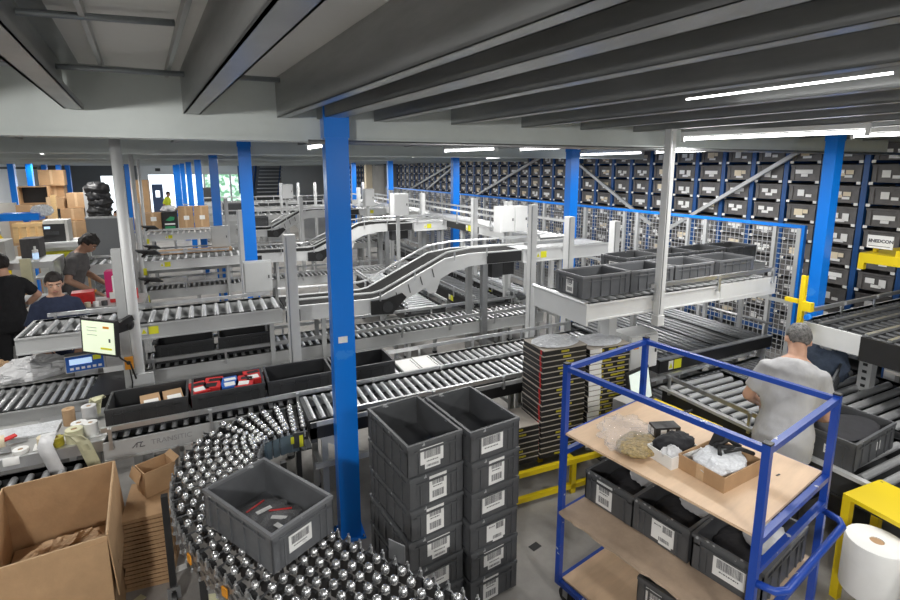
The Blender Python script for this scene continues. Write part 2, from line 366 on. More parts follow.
def crate_meshes(lx, ly, h, tone):
    key = (lx, ly, h, tone)
    if key in CR: return CR[key]
    X, Y_ = lx/2, ly/2; i = .013; t = .006
    a = MB()
    a.box((-X+i+.02,-Y_+i+.02,0),(X-i-.02,Y_-i-.02,.004)); a.box((-X+i,-Y_+i,.004),(X-i,Y_-i,.012))
    a.box((-X+i,-Y_+i,.012),(X-i,-Y_+i+t,h-.02)); a.box((-X+i,Y_-i-t,.012),(X-i,Y_-i,h-.02))
    a.box((-X+i,-Y_+i+t,.012),(-X+i+t,Y_-i-t,h-.02)); a.box((X-i-t,-Y_+i+t,.012),(X-i,Y_-i-t,h-.02))
    for sx in (-1,1):                       # corner posts, L shaped
        for sy in (-1,1):
            x0, x1 = sorted((sx*(X-.003), sx*(X-.055))); y0, y1 = sorted((sy*(Y_-.003), sy*(Y_-i)))
            a.box((x0,y0,.012),(x1,y1,h-.02))
            x0, x1 = sorted((sx*(X-.003), sx*(X-i))); y0, y1 = sorted((sy*(Y_-.003), sy*(Y_-.05)))
            a.box((x0,y0,.012),(x1,y1,h-.02))
    n = 5
    for k in range(1, n):                   # ribs on the long sides
        x = -X + lx*k/n
        for sy in (-1,1):
            y0, y1 = sorted((sy*(Y_-.004), sy*(Y_-i))); a.box((x-.006,y0,.012),(x+.006,y1,h-.02))
    for sx in (-1,1):                       # label frame and ribs on the short ends
        x0, x1 = sorted((sx*(X-.005), sx*(X-i)))
        for y in (-.115,.115): a.box((x0,y*ly/.4-.006,.012),(x1,y*ly/.4+.006,h-.05))
    for z in (h-.062,):
        for sy in (-1,1):
            y0, y1 = sorted((sy*(Y_-.003), sy*(Y_-i))); a.box((-X+.003,y0,z),(X-.003,y1,z+.010))
        for sx in (-1,1):
            x0, x1 = sorted((sx*(X-.003), sx*(X-i))); a.box((x0,-Y_+.003,z),(x1,Y_-.003,z+.010))
    shell = a.mesh('crate_shell', tone)
    r = MB()
    r.box((-X,-Y_,h-.022),(X,-Y_+i+t,h)); r.box((-X,Y_-i-t,h-.022),(X,Y_,h)); r.box((-X,-Y_+i+t,h-.022),(-X+i+t,Y_-i-t,h)); r.box((X-i-t,-Y_+i+t,h-.022),(X,Y_-i-t,h))
    rim = r.mesh('crate_rim', {'crate':'rim','crateblack':'rimblack','cratelight':'rimlight'}[tone])
    CR[key] = (shell, rim); return CR[key]
LAB = {}
def label_mesh(kind):
    """a stuck-on barcode label in the x-z plane facing -y, centred on the origin"""
    if kind in LAB: return LAB[kind]
    a = MB(); rr = random.Random(kind)
    def bars(x0, x1, z0, z1):
        x = x0
        while x < x1 - .002:
            w = rr.choice((.0016,.0024,.0034)); a.box((x,-.0016,z0),(min(x+w, x1),-.001,z1),1); x += w + rr.choice((.0014,.002,.003))
    def dashes(x0, x1, z):
        x = x0
        while x < x1 - .004:
            w = rr.choice((.004,.006,.009)); a.box((x,-.0016,z),(min(x+w,x1),-.001,z+.006),1); x += w+.003
    if kind == 'wide':
        a.box((-.075,-.001,-.05),(.075,0,.05)); bars(-.058,.058,-.008,.038); dashes(-.045,.045,-.026)
    elif kind == 'tall':
        a.box((-.052,-.001,-.072),(.052,0,.072)); bars(-.034,.036,.018,.056); dashes(-.03,.03,.004); bars(-.034,.036,-.054,-.016)
    elif kind == 'tab':
        a.box((-.068,-.001,-.03),(.068,0,.058)); a.box((-.04,-.001,-.058),(.05,0,-.03)); bars(-.045,.052,.0,.042); dashes(-.03,.04,-.02); bars(-.03,.04,-.048,-.036)
    elif kind == 'torn':
        a.box((-.062,-.001,-.06),(.062,0,.05)); a.box((-.02,-.001,-.072),(.05,0,-.06)); bars(.0,.05,.0,.036); dashes(-.048,-.01,.02); bars(-.02,.04,-.055,-.035)
    elif kind == 'small':
        a.box((-.03,-.001,-.035),(.03,0,.035)); dashes(-.02,.02,.008); dashes(-.02,.014,-.012)
    LAB[kind] = a.mesh('barcode_label', ('paper','ink')); return LAB[kind]
def crate(label, loc, rz, group, dims=(.6,.4,.22), tone='crate', labels=(('-x','wide',0),), name='storage_crate', lscale=1.0):
    """labels: (side, kind, shift along the side)"""
    t = thing(name, label, 'crate', loc, rz, group)
    sh, rm = crate_meshes(*dims, tone)
    inst('shell', sh, t); inst('rim', rm, t)
    X, Y_ = dims[0]/2, dims[1]/2; i = .013
    for side, kind, s in labels:
        z = dims[2]*.46
        if side == '-y': p, r = (s, -Y_+i-.0005, z), 0
        elif side == '+y': p, r = (s, Y_-i+.0005, z), PI
        elif side == '-x': p, r = (-X+i-.0005, s, z), -PI/2
        else: p, r = (X-i+.0005, s, z), PI/2
        inst('barcode_label', label_mesh(kind), t, p, (0, 0, r)).scale = (lscale,)*3
    return t

# ------------------------------------------------------------------ conveyors
RO = {}
def roller_mesh(w, r, m):
    key = (round(w,3), r, m)
    if key not in RO:
        a = MB(); a.cyl((0,.02,0),(0,w-.02,0), r, 12); a.cyl((0,0,0),(0,.02,0), r*.35, 6); a.cyl((0,w-.02,0),(0,w,0), r*.35, 6)
        me = a.mesh('roller', m, True); me.set_sharp_from_angle(angle=.7); RO[key] = me
    return RO[key]
def leg_pair(t, x, w, ztop, m='frame', s=.05, foot=True, brace=None):
    for y in (s*.4, w-s*.4):
        a = MB(); a.box((x-s/2,y-s/2,.03),(x+s/2,y+s/2,ztop)); lg = a.build('leg', m, t)
        if foot: MB().cyl((x,y,0),(x,y,.03), .04, 10).build('foot', 'dark', lg)
    MB().box((x-s/3,s*.4,ztop*.45),(x+s/3,w-s*.4,ztop*.45+.04)).build('cross_brace', m, t); MB().box((x-s/2,s*.4,ztop-.05),(x+s/2,w-s*.4,ztop)).build('head_plate', m, t)
def conveyor(name, label, loc, rz, L, w, z, pitch=.105, r=.025, legs=(), fh=.17, guides=(), cat='conveyor', group=None, fm='frame', rm='zinc', rng=None,
             gh=.13, endplates=True, railmat='alu', legm='frame', legs_s=.05, gap_shade='dark', nolegs=False, skip=None):
    """x runs along the line, y across it, the roller tops lie at z; guides: (y, x0, x1)"""
    t = thing(name, label, cat, loc, rz, group)
    for y0, y1, nm in ((-.035, 0, 'side_frame'), (w, w+.035, 'side_frame')):
        a = MB(); a.box((0,y0,z-fh),(L,y1,z-.004)); yy = y0-.012 if y0 < 0 else y1
        a.box((0, min(y0,yy), z-.022),(L, max(y1, yy+.012), z-.004)); a.box((0, min(y0,yy), z-fh),(L, max(y1, yy+.012), z-fh+.014)); a.build(nm, fm, t)
    x0, x1 = rng or (pitch*.6, L-.02); n = int((x1-x0)/pitch)+1; me = roller_mesh(w, r, rm)
    for k in range(n):
        x = x0 + k*pitch
        if skip and skip[0] < x < skip[1]: continue
        if k < 98: inst('roller', me, t, (x, 0, z-r))
    if endplates:
        for x in (-.004, L): MB().box((x,-.03,z-fh),(x+.004,w+.03,z-.05)).build('end_plate', fm, t)
    if gap_shade: MB().box((.02,.0,z-fh+.01),(L-.02,w,z-fh+.03)).build('gap_shade_sheet', gap_shade, t)  # dark sheet added under the rollers to stand in for shade in the gaps
    for x in legs: leg_pair(t, x, w, z-fh, legm, legs_s)
    for gy, gx0, gx1 in guides:
        a = MB(); a.box((gx0, gy-.012, z+gh-.04),(gx1, gy+.012, z+gh)); g = a.build('guide_rail', railmat, t)
        nb = max(2, int((gx1-gx0)/.7)+1)
        for q in range(nb):
            x = gx0+.06+(gx1-gx0-.12)*q/(nb-1); y2 = -.03 if gy < w/2 else w+.03; b = MB()
            b.box((x-.012, min(gy,y2)-.006, z-.06),(x+.012, max(gy,y2)+.006, z-.045)); b.box((x-.012,gy-.03 if gy < w/2 else gy+.014, z-.06),(x+.012,gy-.014 if gy<w/2 else gy+.03,z+gh-.01)); b.cbox((x, gy, z+gh-.02),(.03,.05,.03))
            b.build('rail_bracket', 'alu', g)
    return t
def warn(t, x, y, z, r=0, s=1.0, blank=True):
    """pair of yellow warning stickers on a side frame facing -y"""
    a = MB(); a.box((-.055*s,-.001,-.035*s),(-.005*s,0,.035*s)); a.build('warning_sticker', 'paper', t, loc=(x,y,z), rot=(0,0,r))
    a = MB(); a.add([(-.052*s,-.002,-.025*s),(-.010*s,-.002,-.025*s),(-.031*s,-.002,.022*s)], [(0,1,2)]); a.build('warning_triangle', 'sticker', t, loc=(x,y,z), rot=(0,0,r))
    if blank: MB().box((.005*s,-.001,-.037*s),(.085*s,0,.037*s)).build('safety_sticker', 'sticker', t, loc=(x,y,z), rot=(0,0,r))
def text(body, size, m, parent, loc, rot, name='lettering', bold=0.0):
    cu = bpy.data.curves.new(name, 'FONT'); cu.body = body; cu.size = size; cu.extrude = .0008; cu.offset = bold; cu.align_x = 'CENTER'; cu.align_y = 'CENTER'
    tmp = bpy.data.objects.new('lettering_source', cu); C.objects.link(tmp); bpy.context.view_layer.update()
    me = bpy.data.meshes.new_from_object(tmp.evaluated_get(bpy.context.evaluated_depsgraph_get())); bpy.data.objects.remove(tmp); bpy.data.curves.remove(cu)
    me.materials.clear(); me.materials.append(M[m]); return inst(name, me, parent, loc, rot)

# -- T: the front crate line with the maker's lettering
T = conveyor('roller_conveyor', 'front roller conveyor carrying the row of black crates, lettered side frame', (-.86,4.60,0), 0, 5.35, .56, .845, .088, r=.021, legs=(.5,1.5,2.6,3.9,5.1),
             guides=((-.05,-.0,5.2),(.60,.1,5.2)), rng=(.06,5.3))
text('TRANSITIC', .062, 'grey', T, (.48,-.037,.765), (PI/2,0,0), 'maker_lettering')
a = MB()                                          # the angular maker's mark before the lettering
for p, q in (((.04,.735),(.10,.80)),((.10,.80),(.17,.80)),((.10,.80),(.09,.735)),((.13,.735),(.19,.735)),((.15,.80),(.13,.735))): a.bar((p[0]*.6+.17,-.0365,p[1]*.6+.305),(q[0]*.6+.17,-.0365,q[1]*.6+.305),.007,.002,up=(0,1,0))
a.build('maker_mark', 'ink', T)
# -- R: the lane in front of it, ending at the flexible conveyor
R_ = conveyor('roller_conveyor', 'roller lane behind the tall crate stacks, its end meeting the silver skate-wheel conveyor', (.66,4.02,0), 0, 3.5, .50, .94, .082, r=.019, legs=(.12,1.2,2.4,3.4), fh=.15, guides=((-.05,.3,3.4),), gh=.07, endplates=False)
MB().box((.0,-.05,.79),(3.5,-.036,.89)).build('side_panel', 'black', R_)
a = MB(); a.prism([(.05,.785),(.42,.785),(.25,.64)],-.02,.0,'y'); a.build('gusset', 'frame', R_)
a = MB(); a.box((.03,-.03,.50),(1.3,.0,.55)); a.build('lower_beam', 'frame', R_)
a = MB(); a.box((0,-.05,.76),(.05,.52,.935)); a.build('end_block', 'dark', R_)
# -- lower transport lines running behind, one per bay
bays = ((0, 'nearest bay'), (4.2, 'second bay'), (8.4, 'third bay'))
for i, (dy, bt) in enumerate(bays):
    n = conveyor('roller_conveyor', ['low roller line passing behind the nearest blue column, under the first belt incline','low roller line under the second raised line, middle of the hall','low roller line under the farthest raised line'][i],
        ((-.72,-1.9,-1.8)[i], 6.15+dy, 0), 0, (5.3,6.6,6.6)[i], .55, .845, .088 if i < 2 else .14, r=.021, legs=(.3,1.7,3.1,4.6) if i == 0 else (.3,1.7,3.1,4.6,6.0), guides=((-.04,.05,5.2 if i == 0 else 6.5),(.59,.05,5.2 if i == 0 else 6.5)), gh=.12)
    lab = ['raised roller line in the nearest bay, yellow warning sticker, behind the touch monitor','raised roller line in the second bay, seen beyond the nearest one','raised roller line in the farthest bay, cartons behind it'][i]
    s = conveyor('raised_roller_conveyor', lab, ((-1.72,-2.0,-2.15)[i], 6.03+dy, 0), 0, (2.46,2.62,2.65)[i], .58, 1.40, .13, r=.026, legs=(.96,2.34), guides=((.62,.12,2.4),), gh=.06, fh=.175, fm='white' if i else 'frame', rm='zinc')
    warn(s, (1.10,1.30,1.30)[i], -.038, 1.32, 0, 1.15)
    MB().box((0,-.036,1.235),(.02,.61,1.40)).build('end_cap', 'frame', s)
    # belt with incline
    b = thing('belt_conveyor', ['inclined black belt conveyor rising behind the nearest blue column to the upper level','second inclined belt conveyor, one bay beyond the nearest incline','third and farthest inclined belt conveyor'][i], 'conveyor', (.78, 6.03+dy, 0))
    if i == 2: x1, x2 = .75, 1.75
    else: x1, x2 = 1.05, 2.2
    zt = 1.86
    top = [(0,1.40),(x1,1.38),(x1+.12,1.40),(x2-.12,zt-.04),(x2+.25,zt),(3.30,zt)]
    bot = [(3.30,zt-.17),(x2+.30,zt-.17),(x2-.02,zt-.23),(x1+.20,1.20),(x1,1.19),(0,1.22)]
    for y0 in (-.03, .55):
        a = MB()
        tp = top; n6 = len(tp); bt_ = bot[::-1]
        for q in range(n6-1):
            a.add([(tp[q][0],y0,tp[q][1]),(tp[q+1][0],y0,tp[q+1][1]),(bt_[q+1][0],y0,bt_[q+1][1]),(bt_[q][0],y0,bt_[q][1]),
                   (tp[q][0],y0+.03,tp[q][1]),(tp[q+1][0],y0+.03,tp[q+1][1]),(bt_[q+1][0],y0+.03,bt_[q+1][1]),(bt_[q][0],y0+.03,bt_[q][1])],
                  [(0,1,2,3),(7,6,5,4),(0,4,5,1),(3,2,6,7),(0,3,7,4),(1,5,6,2)])
        sf = a.build('side_frame', 'white', b)
        a = MB()
        for q in range(1, 5):
            f = q/5; xx = x1+.15+(x2-x1-.3)*f; zz = 1.36+(zt-1.42)*f
            a.bar((xx,y0-.004 if y0<0 else y0+.034,zz-.015),(xx+.03,y0-.004 if y0<0 else y0+.034,zz-.13),.012,.004,up=(0,1,0))
        a.build('frame_joint', 'dark', sf)
    a = MB()
    for q in range(len(top)-1):
        p, r2 = top[q], top[q+1]
        a.add([(p[0],0,p[1]-.012),(r2[0],0,r2[1]-.012),(r2[0],.55,r2[1]-.012),(p[0],.55,p[1]-.012),(p[0],0,p[1]-.035),(r2[0],0,r2[1]-.035),(r2[0],.55,r2[1]-.035),(p[0],.55,p[1]-.035)],
              [(0,1,2,3),(7,6,5,4),(0,4,5,1),(3,2,6,7),(0,3,7,4),(1,5,6,2)])
    a.build('belt', 'belt', b)
    for y0 in (-.06, .61):
        pts = [(p[0], y0, p[1]+.085) for p in top]
        g = MB().tube(pts, .015, 6).build('guide_rail', 'frame' if y0 < 0 else 'alu', b)
        for p in ((x1*.5,1.39),(x1+.1,1.40),((x1+x2)/2,(1.40+zt)/2-.01),(x2,zt-.02),(x2+.5,zt)): MB().cyl((p[0],y0,p[1]-.05),(p[0],y0,p[1]+.08), .010, 6).build('rail_post', 'alu', g)
    mo = MB().prism([(x1-.02,1.18),(x1+.26,1.16),(x1+.46,1.36),(x1+.40,1.42),(x1+.18,1.36),(x1-.02,1.36)], -.055, -.03, 'y').build('drive_cover', 'black', b)
    MB().cyl((x1+.20,-.062,1.26),(x1+.20,-.055,1.26), .07, 20).build('drive_disc', 'dark', mo)
    MB().box((-.0,-.055,1.22),(.16,-.03,1.36)).build('drive_cover', 'black', b)
    MB().box((2.72,-.055,zt-.16),(3.28,-.03,zt-.015)).build('drive_cover', 'black', b)
    a = MB(); a.box((3.02,.02,zt-.36),(3.20,.22,zt-.18)); a.build('motor', 'black', b); a = MB(); a.box((2.82,.0,zt-.38),(3.0,.2,zt-.17)); a.build('gearbox', 'dark', b)
    for x, m_, s_ in ((2.72,'steel',.08),(.45,'frame',.05)):
        for y in (.05,.5):
            lg = MB().box((x-s_/2,y-s_/2,.02),(x+s_/2,y+s_/2,(zt if x > 1 else 1.40)-.17)).build('leg', m_ if y < .3 else 'frame', b)
            MB().cyl((x,y,0),(x,y,.02), .05, 8).build('foot', 'dark', lg)
    a = MB(); a.prism([(x1+.72,1.48),(x1+.98,1.56),(x1+.90,1.36),(x1+.80,1.36)], .0, .02, 'y'); a.build('gusset', 'white', b)
    # upper roller section joining the collector
    u = conveyor('upper_roller_conveyor', ['upper roller section after the nearest incline, yellow sticker on its white frame','upper roller section after the second incline','upper roller section after the farthest incline'][i], (4.10, 6.03+dy, 0), 0, .80 if i else 1.62, .55, zt, .10, fh=.20, fm='white', guides=((-.06,.0,.75),(.61,.0,.75)), gh=.10, legs=(.7,))
    warn(u, .30, -.038, zt-.10, 0, 1.3)
    post_y = 6.03+dy-.62
# collector along the fence, fed by the three lines
W = conveyor('collector_conveyor', 'long raised collector conveyor running away alongside the mesh fence', (5.52,6.75,0), 90, 11.5, .58, 1.90, .125, fh=.18, fm='white', guides=((-.05,.0,11.4),(.64,.0,11.4)), gh=.24, legs=(.4,2.8,5.2,7.6,10.0), railmat='white', legm='white', legs_s=.07)
MB().box((2.0,.62,1.72),(4.6,.63,1.86)).build('side_panel', 'black', W)
warn(W, 2.4, .645, 1.80, PI, 1.6)

for i, (x, y, L_, l) in enumerate(((4.45,6.95,3.0,'low cross conveyor with black side panel under the upper roller section'),(5.25,6.95,9.0,'low conveyor beneath the long collector by the fence'),(3.3,7.0,3.0,'low cross conveyor just behind the nearest incline'))):
    q = conveyor('cross_conveyor', l, (x,y,0), 90, L_, .55, .85, .12, fh=.18, legs=(.3,L_*.5,L_-.3), guides=((-.05,.0,L_-.1),(.60,.0,L_-.1)), gh=.12, fm='dark' if i != 1 else 'frame', rm='zincdark')
    a = MB(); a.box((.1,.60,.66),(L_-.1,.61,.84)); a.build('side_panel', 'black', q); warn(q, .9, .613, .75, PI, 1.3)
# -- upper crate lines at the fence
U = conveyor('upper_crate_conveyor', 'raised white conveyor carrying the front row of open grey crates', (3.05,3.46,0), 0, 2.72, .58, 1.80, .11, fh=.17, fm='white', guides=((-.05,.75,2.7),), gh=.11, legs=(), endplates=True)
MB().box((1.80,-.045,1.60),(2.74,-.03,1.80)).build('side_panel', 'white', U)
a = MB(); a.box((-.03,-.06,1.60),(-.006,.74,1.80)); a.build('end_plate', 'white', U)
a = MB(); a.cyl((-.03,-.05,1.81),(-.03,.76,1.81), .02, 8); a.build('end_bar', 'alu', U)
for x in (.55,):
    lg = MB().box((x-.05,.2,.02),(x+.05,.32,1.63)).build('leg', 'white', U); MB().box((x-.08,.17,0),(x+.08,.35,.02)).build('foot', 'dark', lg)
U2 = conveyor('upper_crate_conveyor', 'raised conveyor behind the front crate row, with dark crates along the fence', (4.15,4.28,0), 0, 2.75, .58, 1.74, .11, fh=.17, fm='frame', legs=(.4,2.4))
xs = (3.10, 3.70, 4.31, 4.99)
utxt = ['white bar label on its end, first crate of the front row','second crate in the front row on the raised white conveyor','third crate in the front row, behind the tall white hanging post','last crate in the front row at the raised conveyor\'s far end']
for i, x in enumerate(xs):
    crate(('grey open crate with ' if i == 0 else 'open grey crate, ')+utxt[i], (x+.29, 3.75, 1.80), 0, 'open crates on the raised conveyor', dims=(.59,.40,.22), tone='cratelight', labels=(('-x','tall',0),) if i == 0 else ())
for i, x in enumerate((4.43, 5.05, 5.67, 6.28)):
    crate(['dark crate with white end label, first of the row against the fence','second dark crate in the row against the mesh fence','third dark crate in the row against the mesh fence','last dark crate in the row against the mesh fence'][i], (x+.29, 4.57, 1.74), (4,-3,5,-2)[i], 'dark crates along the fence', tone='crate', labels=(('-x','wide',0),) if i == 0 else ())
# -- M: the wide dark transfer deck under them
Mc = conveyor('transfer_deck', 'wide dark roller transfer deck on the low level beneath the raised crate conveyor', (4.55,3.92,0), 0, 2.05, 1.55, .845, .105, r=.026, fh=.16, fm='dark', rm='zincdark', legs=(.1,1.0,1.95), guides=((1.60,.1,2.0),), gh=.1)
MB().box((-.0,-.055,.70),(2.05,-.036,.835)).build('front_panel', 'black', Mc)
MB().box((-.0,-.06,.835),(2.05,-.0,.85)).build('top_strip', 'alu', Mc)
warn(Mc, .22, -.057, .765, 0, 1.5)
for x in (.5, 1.0, 1.5):
    a = MB(); a.box((x,.05,.845),(x+.03,1.5,.855)); a.build('transfer_belt', 'dark', Mc)
for k in range(5):
    MB().box((.12+.085*k,.12,.847),(.15+.085*k,.75,.856)).build('pale_slat', 'white', Mc)
a = MB(); a.tube([(2.09,.0,.98),(2.09,1.5,.98)], .016, 6); a.build('side_rail', 'alu', Mc)
a = MB()
for y in (.05,.7,1.45): MB().box((2.08,y,.8),(2.1,y+.03,.98)).build('rail_post', 'alu', Mc)
low = conveyor('low_return_conveyor', 'low dark conveyor with perforated side frame beneath the transfer deck', (4.15,3.42,0), 2, 2.2, .34, .60, .08, fh=.13, fm='steel', rm='zincdark', legs=(.2,1.1,2.0), guides=((.38,.0,2.1),), gh=.09)
a = MB()
for k in range(26): a.box((.05+k*.08,-.052,.52),(.09+k*.08,-.048,.545))
a.build('perforation', 'black', low)
# -- K: the operator's picking conveyor running away along the aisle
K = conveyor('picking_conveyor', 'roller picking conveyor in front of the man in the grey t-shirt', (5.08,.75,0), 90, 2.75, .86, .76, .115, r=.03, fh=.22, fm='dark', rm='zinc', guides=((.885,1.75,2.72),), gh=.14, legs=(.3,1.4,2.5), legm='dark')
MB().box((-.0,.88,.735),(2.75,.93,.765)).build('edge_strip', 'white', K)
K2 = conveyor('side_roller_conveyor', 'roller lane beside the picking conveyor, going off beyond the seated blue jacket', (6.35,1.2,0), 90, 2.0, 1.15, .80, .12, r=.036, fh=.2, fm='dark', rm='zinc', guides=((-.03,.0,1.9),), gh=.16, legs=(.3,1.7), legm='dark')
K2['label'] = 'wide silver roller lane beyond the tagged dark crate, at the white lift legs'
# -- V: the high roller platform by the yellow post
Vv = conveyor('roller_platform', 'high roller platform with white end frame beside the yellow post', (5.47,1.55,0), 0, 2.85, 1.38, 1.45, .135, r=.026, fh=.17, fm='white', rm='dark', guides=((1.36,.0,2.8),(.4,.0,2.8)), gh=.13, legs=(), endplates=False)
a = MB(); a.box((-.02,.84,1.26),(.0,1.40,1.46)); a.build('end_plate', 'white', Vv)
a = MB(); a.box((-.02,-.05,1.22),(.0,.84,1.45)); a.build('end_plate', 'black', Vv)
a = MB(); a.box((-.04,-.0,1.19),(-.01,.62,1.215)); a.build('edge_strip', 'alu', Vv)
for y in (.12,.30,.62,.80,1.02,1.2): MB().box((.03,y,1.45),(2.8,y+.035,1.475)).build('carrier_bar', 'alu' if y < 1 else 'steel', Vv)
for x, y in ((.52,.98),(.30,1.25),(1.6,.55),(1.6,1.2),(2.6,.55),(2.6,1.2)):
    lg = MB().box((x-.055,y-.055,.02),(x+.055,y+.055,1.28)).build('leg', 'white', Vv); MB().box((x-.09,y-.09,0),(x+.09,y+.09,.02)).build('foot', 'dark', lg)
a = MB()
for k in range(12): a.box((.52-.058,.96,.35+.075*k),(.52-.056,1.0,.38+.075*k))
a.build('slot_row', 'dark', Vv)
# -- L: the packing bench's roller lane
Lr = conveyor('packing_roller_lane', 'roller lane in front of the scale, ending at the black guard plate', (-2.7,5.57,0), 0, 1.62, .60, .855, .082, r=.021, fh=.14, legs=(.3,1.4), guides=(), endplates=False)
MB().box((1.58,-.03,.70),(1.90,.62,.86)).build('guard_plate', 'black', Lr)
Lo = conveyor('underbench_conveyor', 'dark roller lane below the packing bench edge', (-2.6,4.25,0), 0, 1.65, .36, .70, .10, fh=.12, fm='dark', rm='zinc', legs=(.4,1.5), legm='dark', endplates=False)
# ------------------------------------------------------------------ bin rack
RX, PITCH, RY0 = 8.4, .546, 3.35
ZT = [3.12 - .303*k for k in range(10)]      # bin bases
NB = 36
rack = thing('bin_rack', 'long tall blue rack filled with dark storage bins behind the mesh fence', 'rack', (RX, RY0, 0))
for k in range(NB+1):
    y = k*PITCH
    a = MB(); a.box((.0,y-.035,0),(.07,y+.035,3.42)); a.build('upright', 'bluedark', rack)
for k in range(0, NB+1):
    y = k*PITCH; MB().box((.95,y-.04,0),(1.0,y+.04,3.42)).build('rear_upright', 'bluedark', rack)
for q, z in enumerate(ZT):
    a = MB()
    for k in range(NB): a.box((.02,k*PITCH+.035,z-.03),(.95,k*PITCH+.085,z)); a.box((.02,(k+1)*PITCH-.085,z-.03),(.95,(k+1)*PITCH-.035,z))
    a.build('support_rail', 'bluedark', rack)
    a = MB()
    for k in range(NB):
        for yy in (k*PITCH+.05, (k+1)*PITCH-.10): a.box((-.004,yy,z-.035),(.004,yy+.05,z+.005))
    a.build('location_tag', 'paper', rack)
MB().box((-.01,0,.30),(.06,NB*PITCH,.38)).build('base_beam', 'bluedark', rack)
a = MB(); a.box((1.0,-.5,0),(1.05,NB*PITCH,3.45)); a.build('back_panel', 'dark', rack)
braces = [((-.35,4.62-RY0,3.26),(-.35,7.1-RY0,1.72)), ((-.35,7.3-RY0,1.9),(-.35,9.9-RY0,3.3)), ((-.35,11.1-RY0,3.3),(-.35,15.3-RY0,1.9)), ((-.35,15.6-RY0,3.3),(-.35,18.6-RY0,2.2)), ((-.35,15.8-RY0,3.3),(-.35,21.8-RY0,1.8))]
for i, (p, q) in enumerate(braces):
    f = 1.035; g = lambda w: (-.07, (w[1]+RY0)*f-RY0, min(3+(w[2]-3)*f, 3.4))
    MB().bar(g(p), g(q), .05, .06).build('diagonal_brace', 'frame', rack)
a = MB()
bd, bw, bh = .55, .42, .245
a.box((0,-bw/2,0),(bd,bw/2,.01)); a.box((0.02,-bw/2,.01),(bd,-bw/2+.01,bh)); a.box((0.02,bw/2-.01,.01),(bd,bw/2,bh)); a.box((.02,-bw/2+.01,.01),(.03,bw/2-.01,bh)); a.box((bd-.01,-bw/2+.01,.01),(bd,bw/2-.01,bh))
a.box((0,-bw/2-.01,bh-.025),(.03,bw/2+.01,bh)); a.box((.005,-bw/2,.01),(.02,-bw/2+.055,bh-.025)); a.box((.005,bw/2-.055,.01),(.02,bw/2,bh-.025)); a.box((.008,-bw/2+.055,bh-.06),(.02,bw/2-.055,bh-.045))
binmesh = a.mesh('rack_bin', 'bin')
stk = []
for q, patches in enumerate(([(-.07,.12,.07,.05,0),(.06,.13,.07,.05,0),(0,.07,.08,.035,0)],[(-.08,.10,.06,.09,0),(.05,.12,.08,.06,0),(-.02,.05,.09,.035,0)],
                             [(0,.125,.18,.05,0),(-.01,.07,.07,.035,0)],[(-.06,.12,.07,.05,1),(.05,.13,.08,.04,0),(.03,.085,.06,.035,1),(-.05,.06,.07,.03,0)],[(.04,.11,.07,.08,0),(-.06,.07,.06,.035,0)],[(-.07,.13,.05,.05,1),(.02,.115,.09,.08,1),(-.01,.05,.09,.03,0)])):
    b = MB()
    for (y, z, w, h, m) in patches: b.box((.0165-.012,y*1.15-w*.7,z-h*.62),(.0195-.012,y*1.15+w*.7,z+h*.62), m)
    stk.append(b.mesh('bin_sticker', ('paper','cream')))
rr = random.Random(3); rest = MB(); NIND = 0
for k in range(NB):
    for q, z in enumerate(ZT):
        y = RY0 + (k+.5)*PITCH
        if q == 9 and k > 8: continue
        if k < 29 and NIND < 285:
            NIND += 1
            t = inst('rack_bin', binmesh, None, (RX+.02, y, z))
            tag(t, 'dark bin on blue rack, %s shelf from top, %s bay from near end' % (ORD[q], ordinal(k+1)), 'storage bin', 'bins on the tall blue rack')
            inst('paper_sticker', stk[rr.randrange(6)], t, (0, rr.uniform(-.02,.02), rr.uniform(-.01,.02)))
        else:
            rest.box((RX+.02,y-bw/2,z),(RX+.5,y+bw/2,z+bh)); p = rr.uniform(-.06,.02)
            rest.box((RX+.012,y+p,z+.06),(RX+.02,y+p+.08,z+.16),1)
o = rest.build('rack_bins', ('bin','paper')); tag(o, 'far rack bins beyond the individually distinct bays, dark with pale stickers', 'storage bins', None, 'stuff')
# second far rack with its bins
r2 = thing('far_bin_rack', 'farthest blue bin rack beyond the concrete panel, near the stair', 'rack', (RX+.05, 26.5, 0))
a = MB()
for k in range(22): a.box((0,k*.55-.03,0),(.07,k*.55+.03,3.42))
a.build('uprights', 'bluedark', r2)
a = MB(); a.box((.9,0,0),(.95,12,3.42)); a.build('back_panel', 'dark', r2)
a = MB()
for k in range(21):
    for q, z in enumerate(ZT): a.box((.02,k*.55+.06,z),(.5,k*.55+.48,z+.24)); a.box((.012,k*.55+.2,z+.06),(.02,k*.55+.32,z+.18),1)
o = a.build('bins', ('bin','paper'), r2); o['kind'] = 'stuff'
tag(MB().box((7.9,23.4,0),(8.9,26.3,3.18)).build('concrete_panel', 'concrete'), 'plain grey concrete panel between the two bin racks', 'panel')
tag(MB().box((6.95,23.2,0),(7.25,23.5,3.2)).build('pale_pillar', 'cream'), 'pale cream pillar before the grey concrete panel', 'pillar')
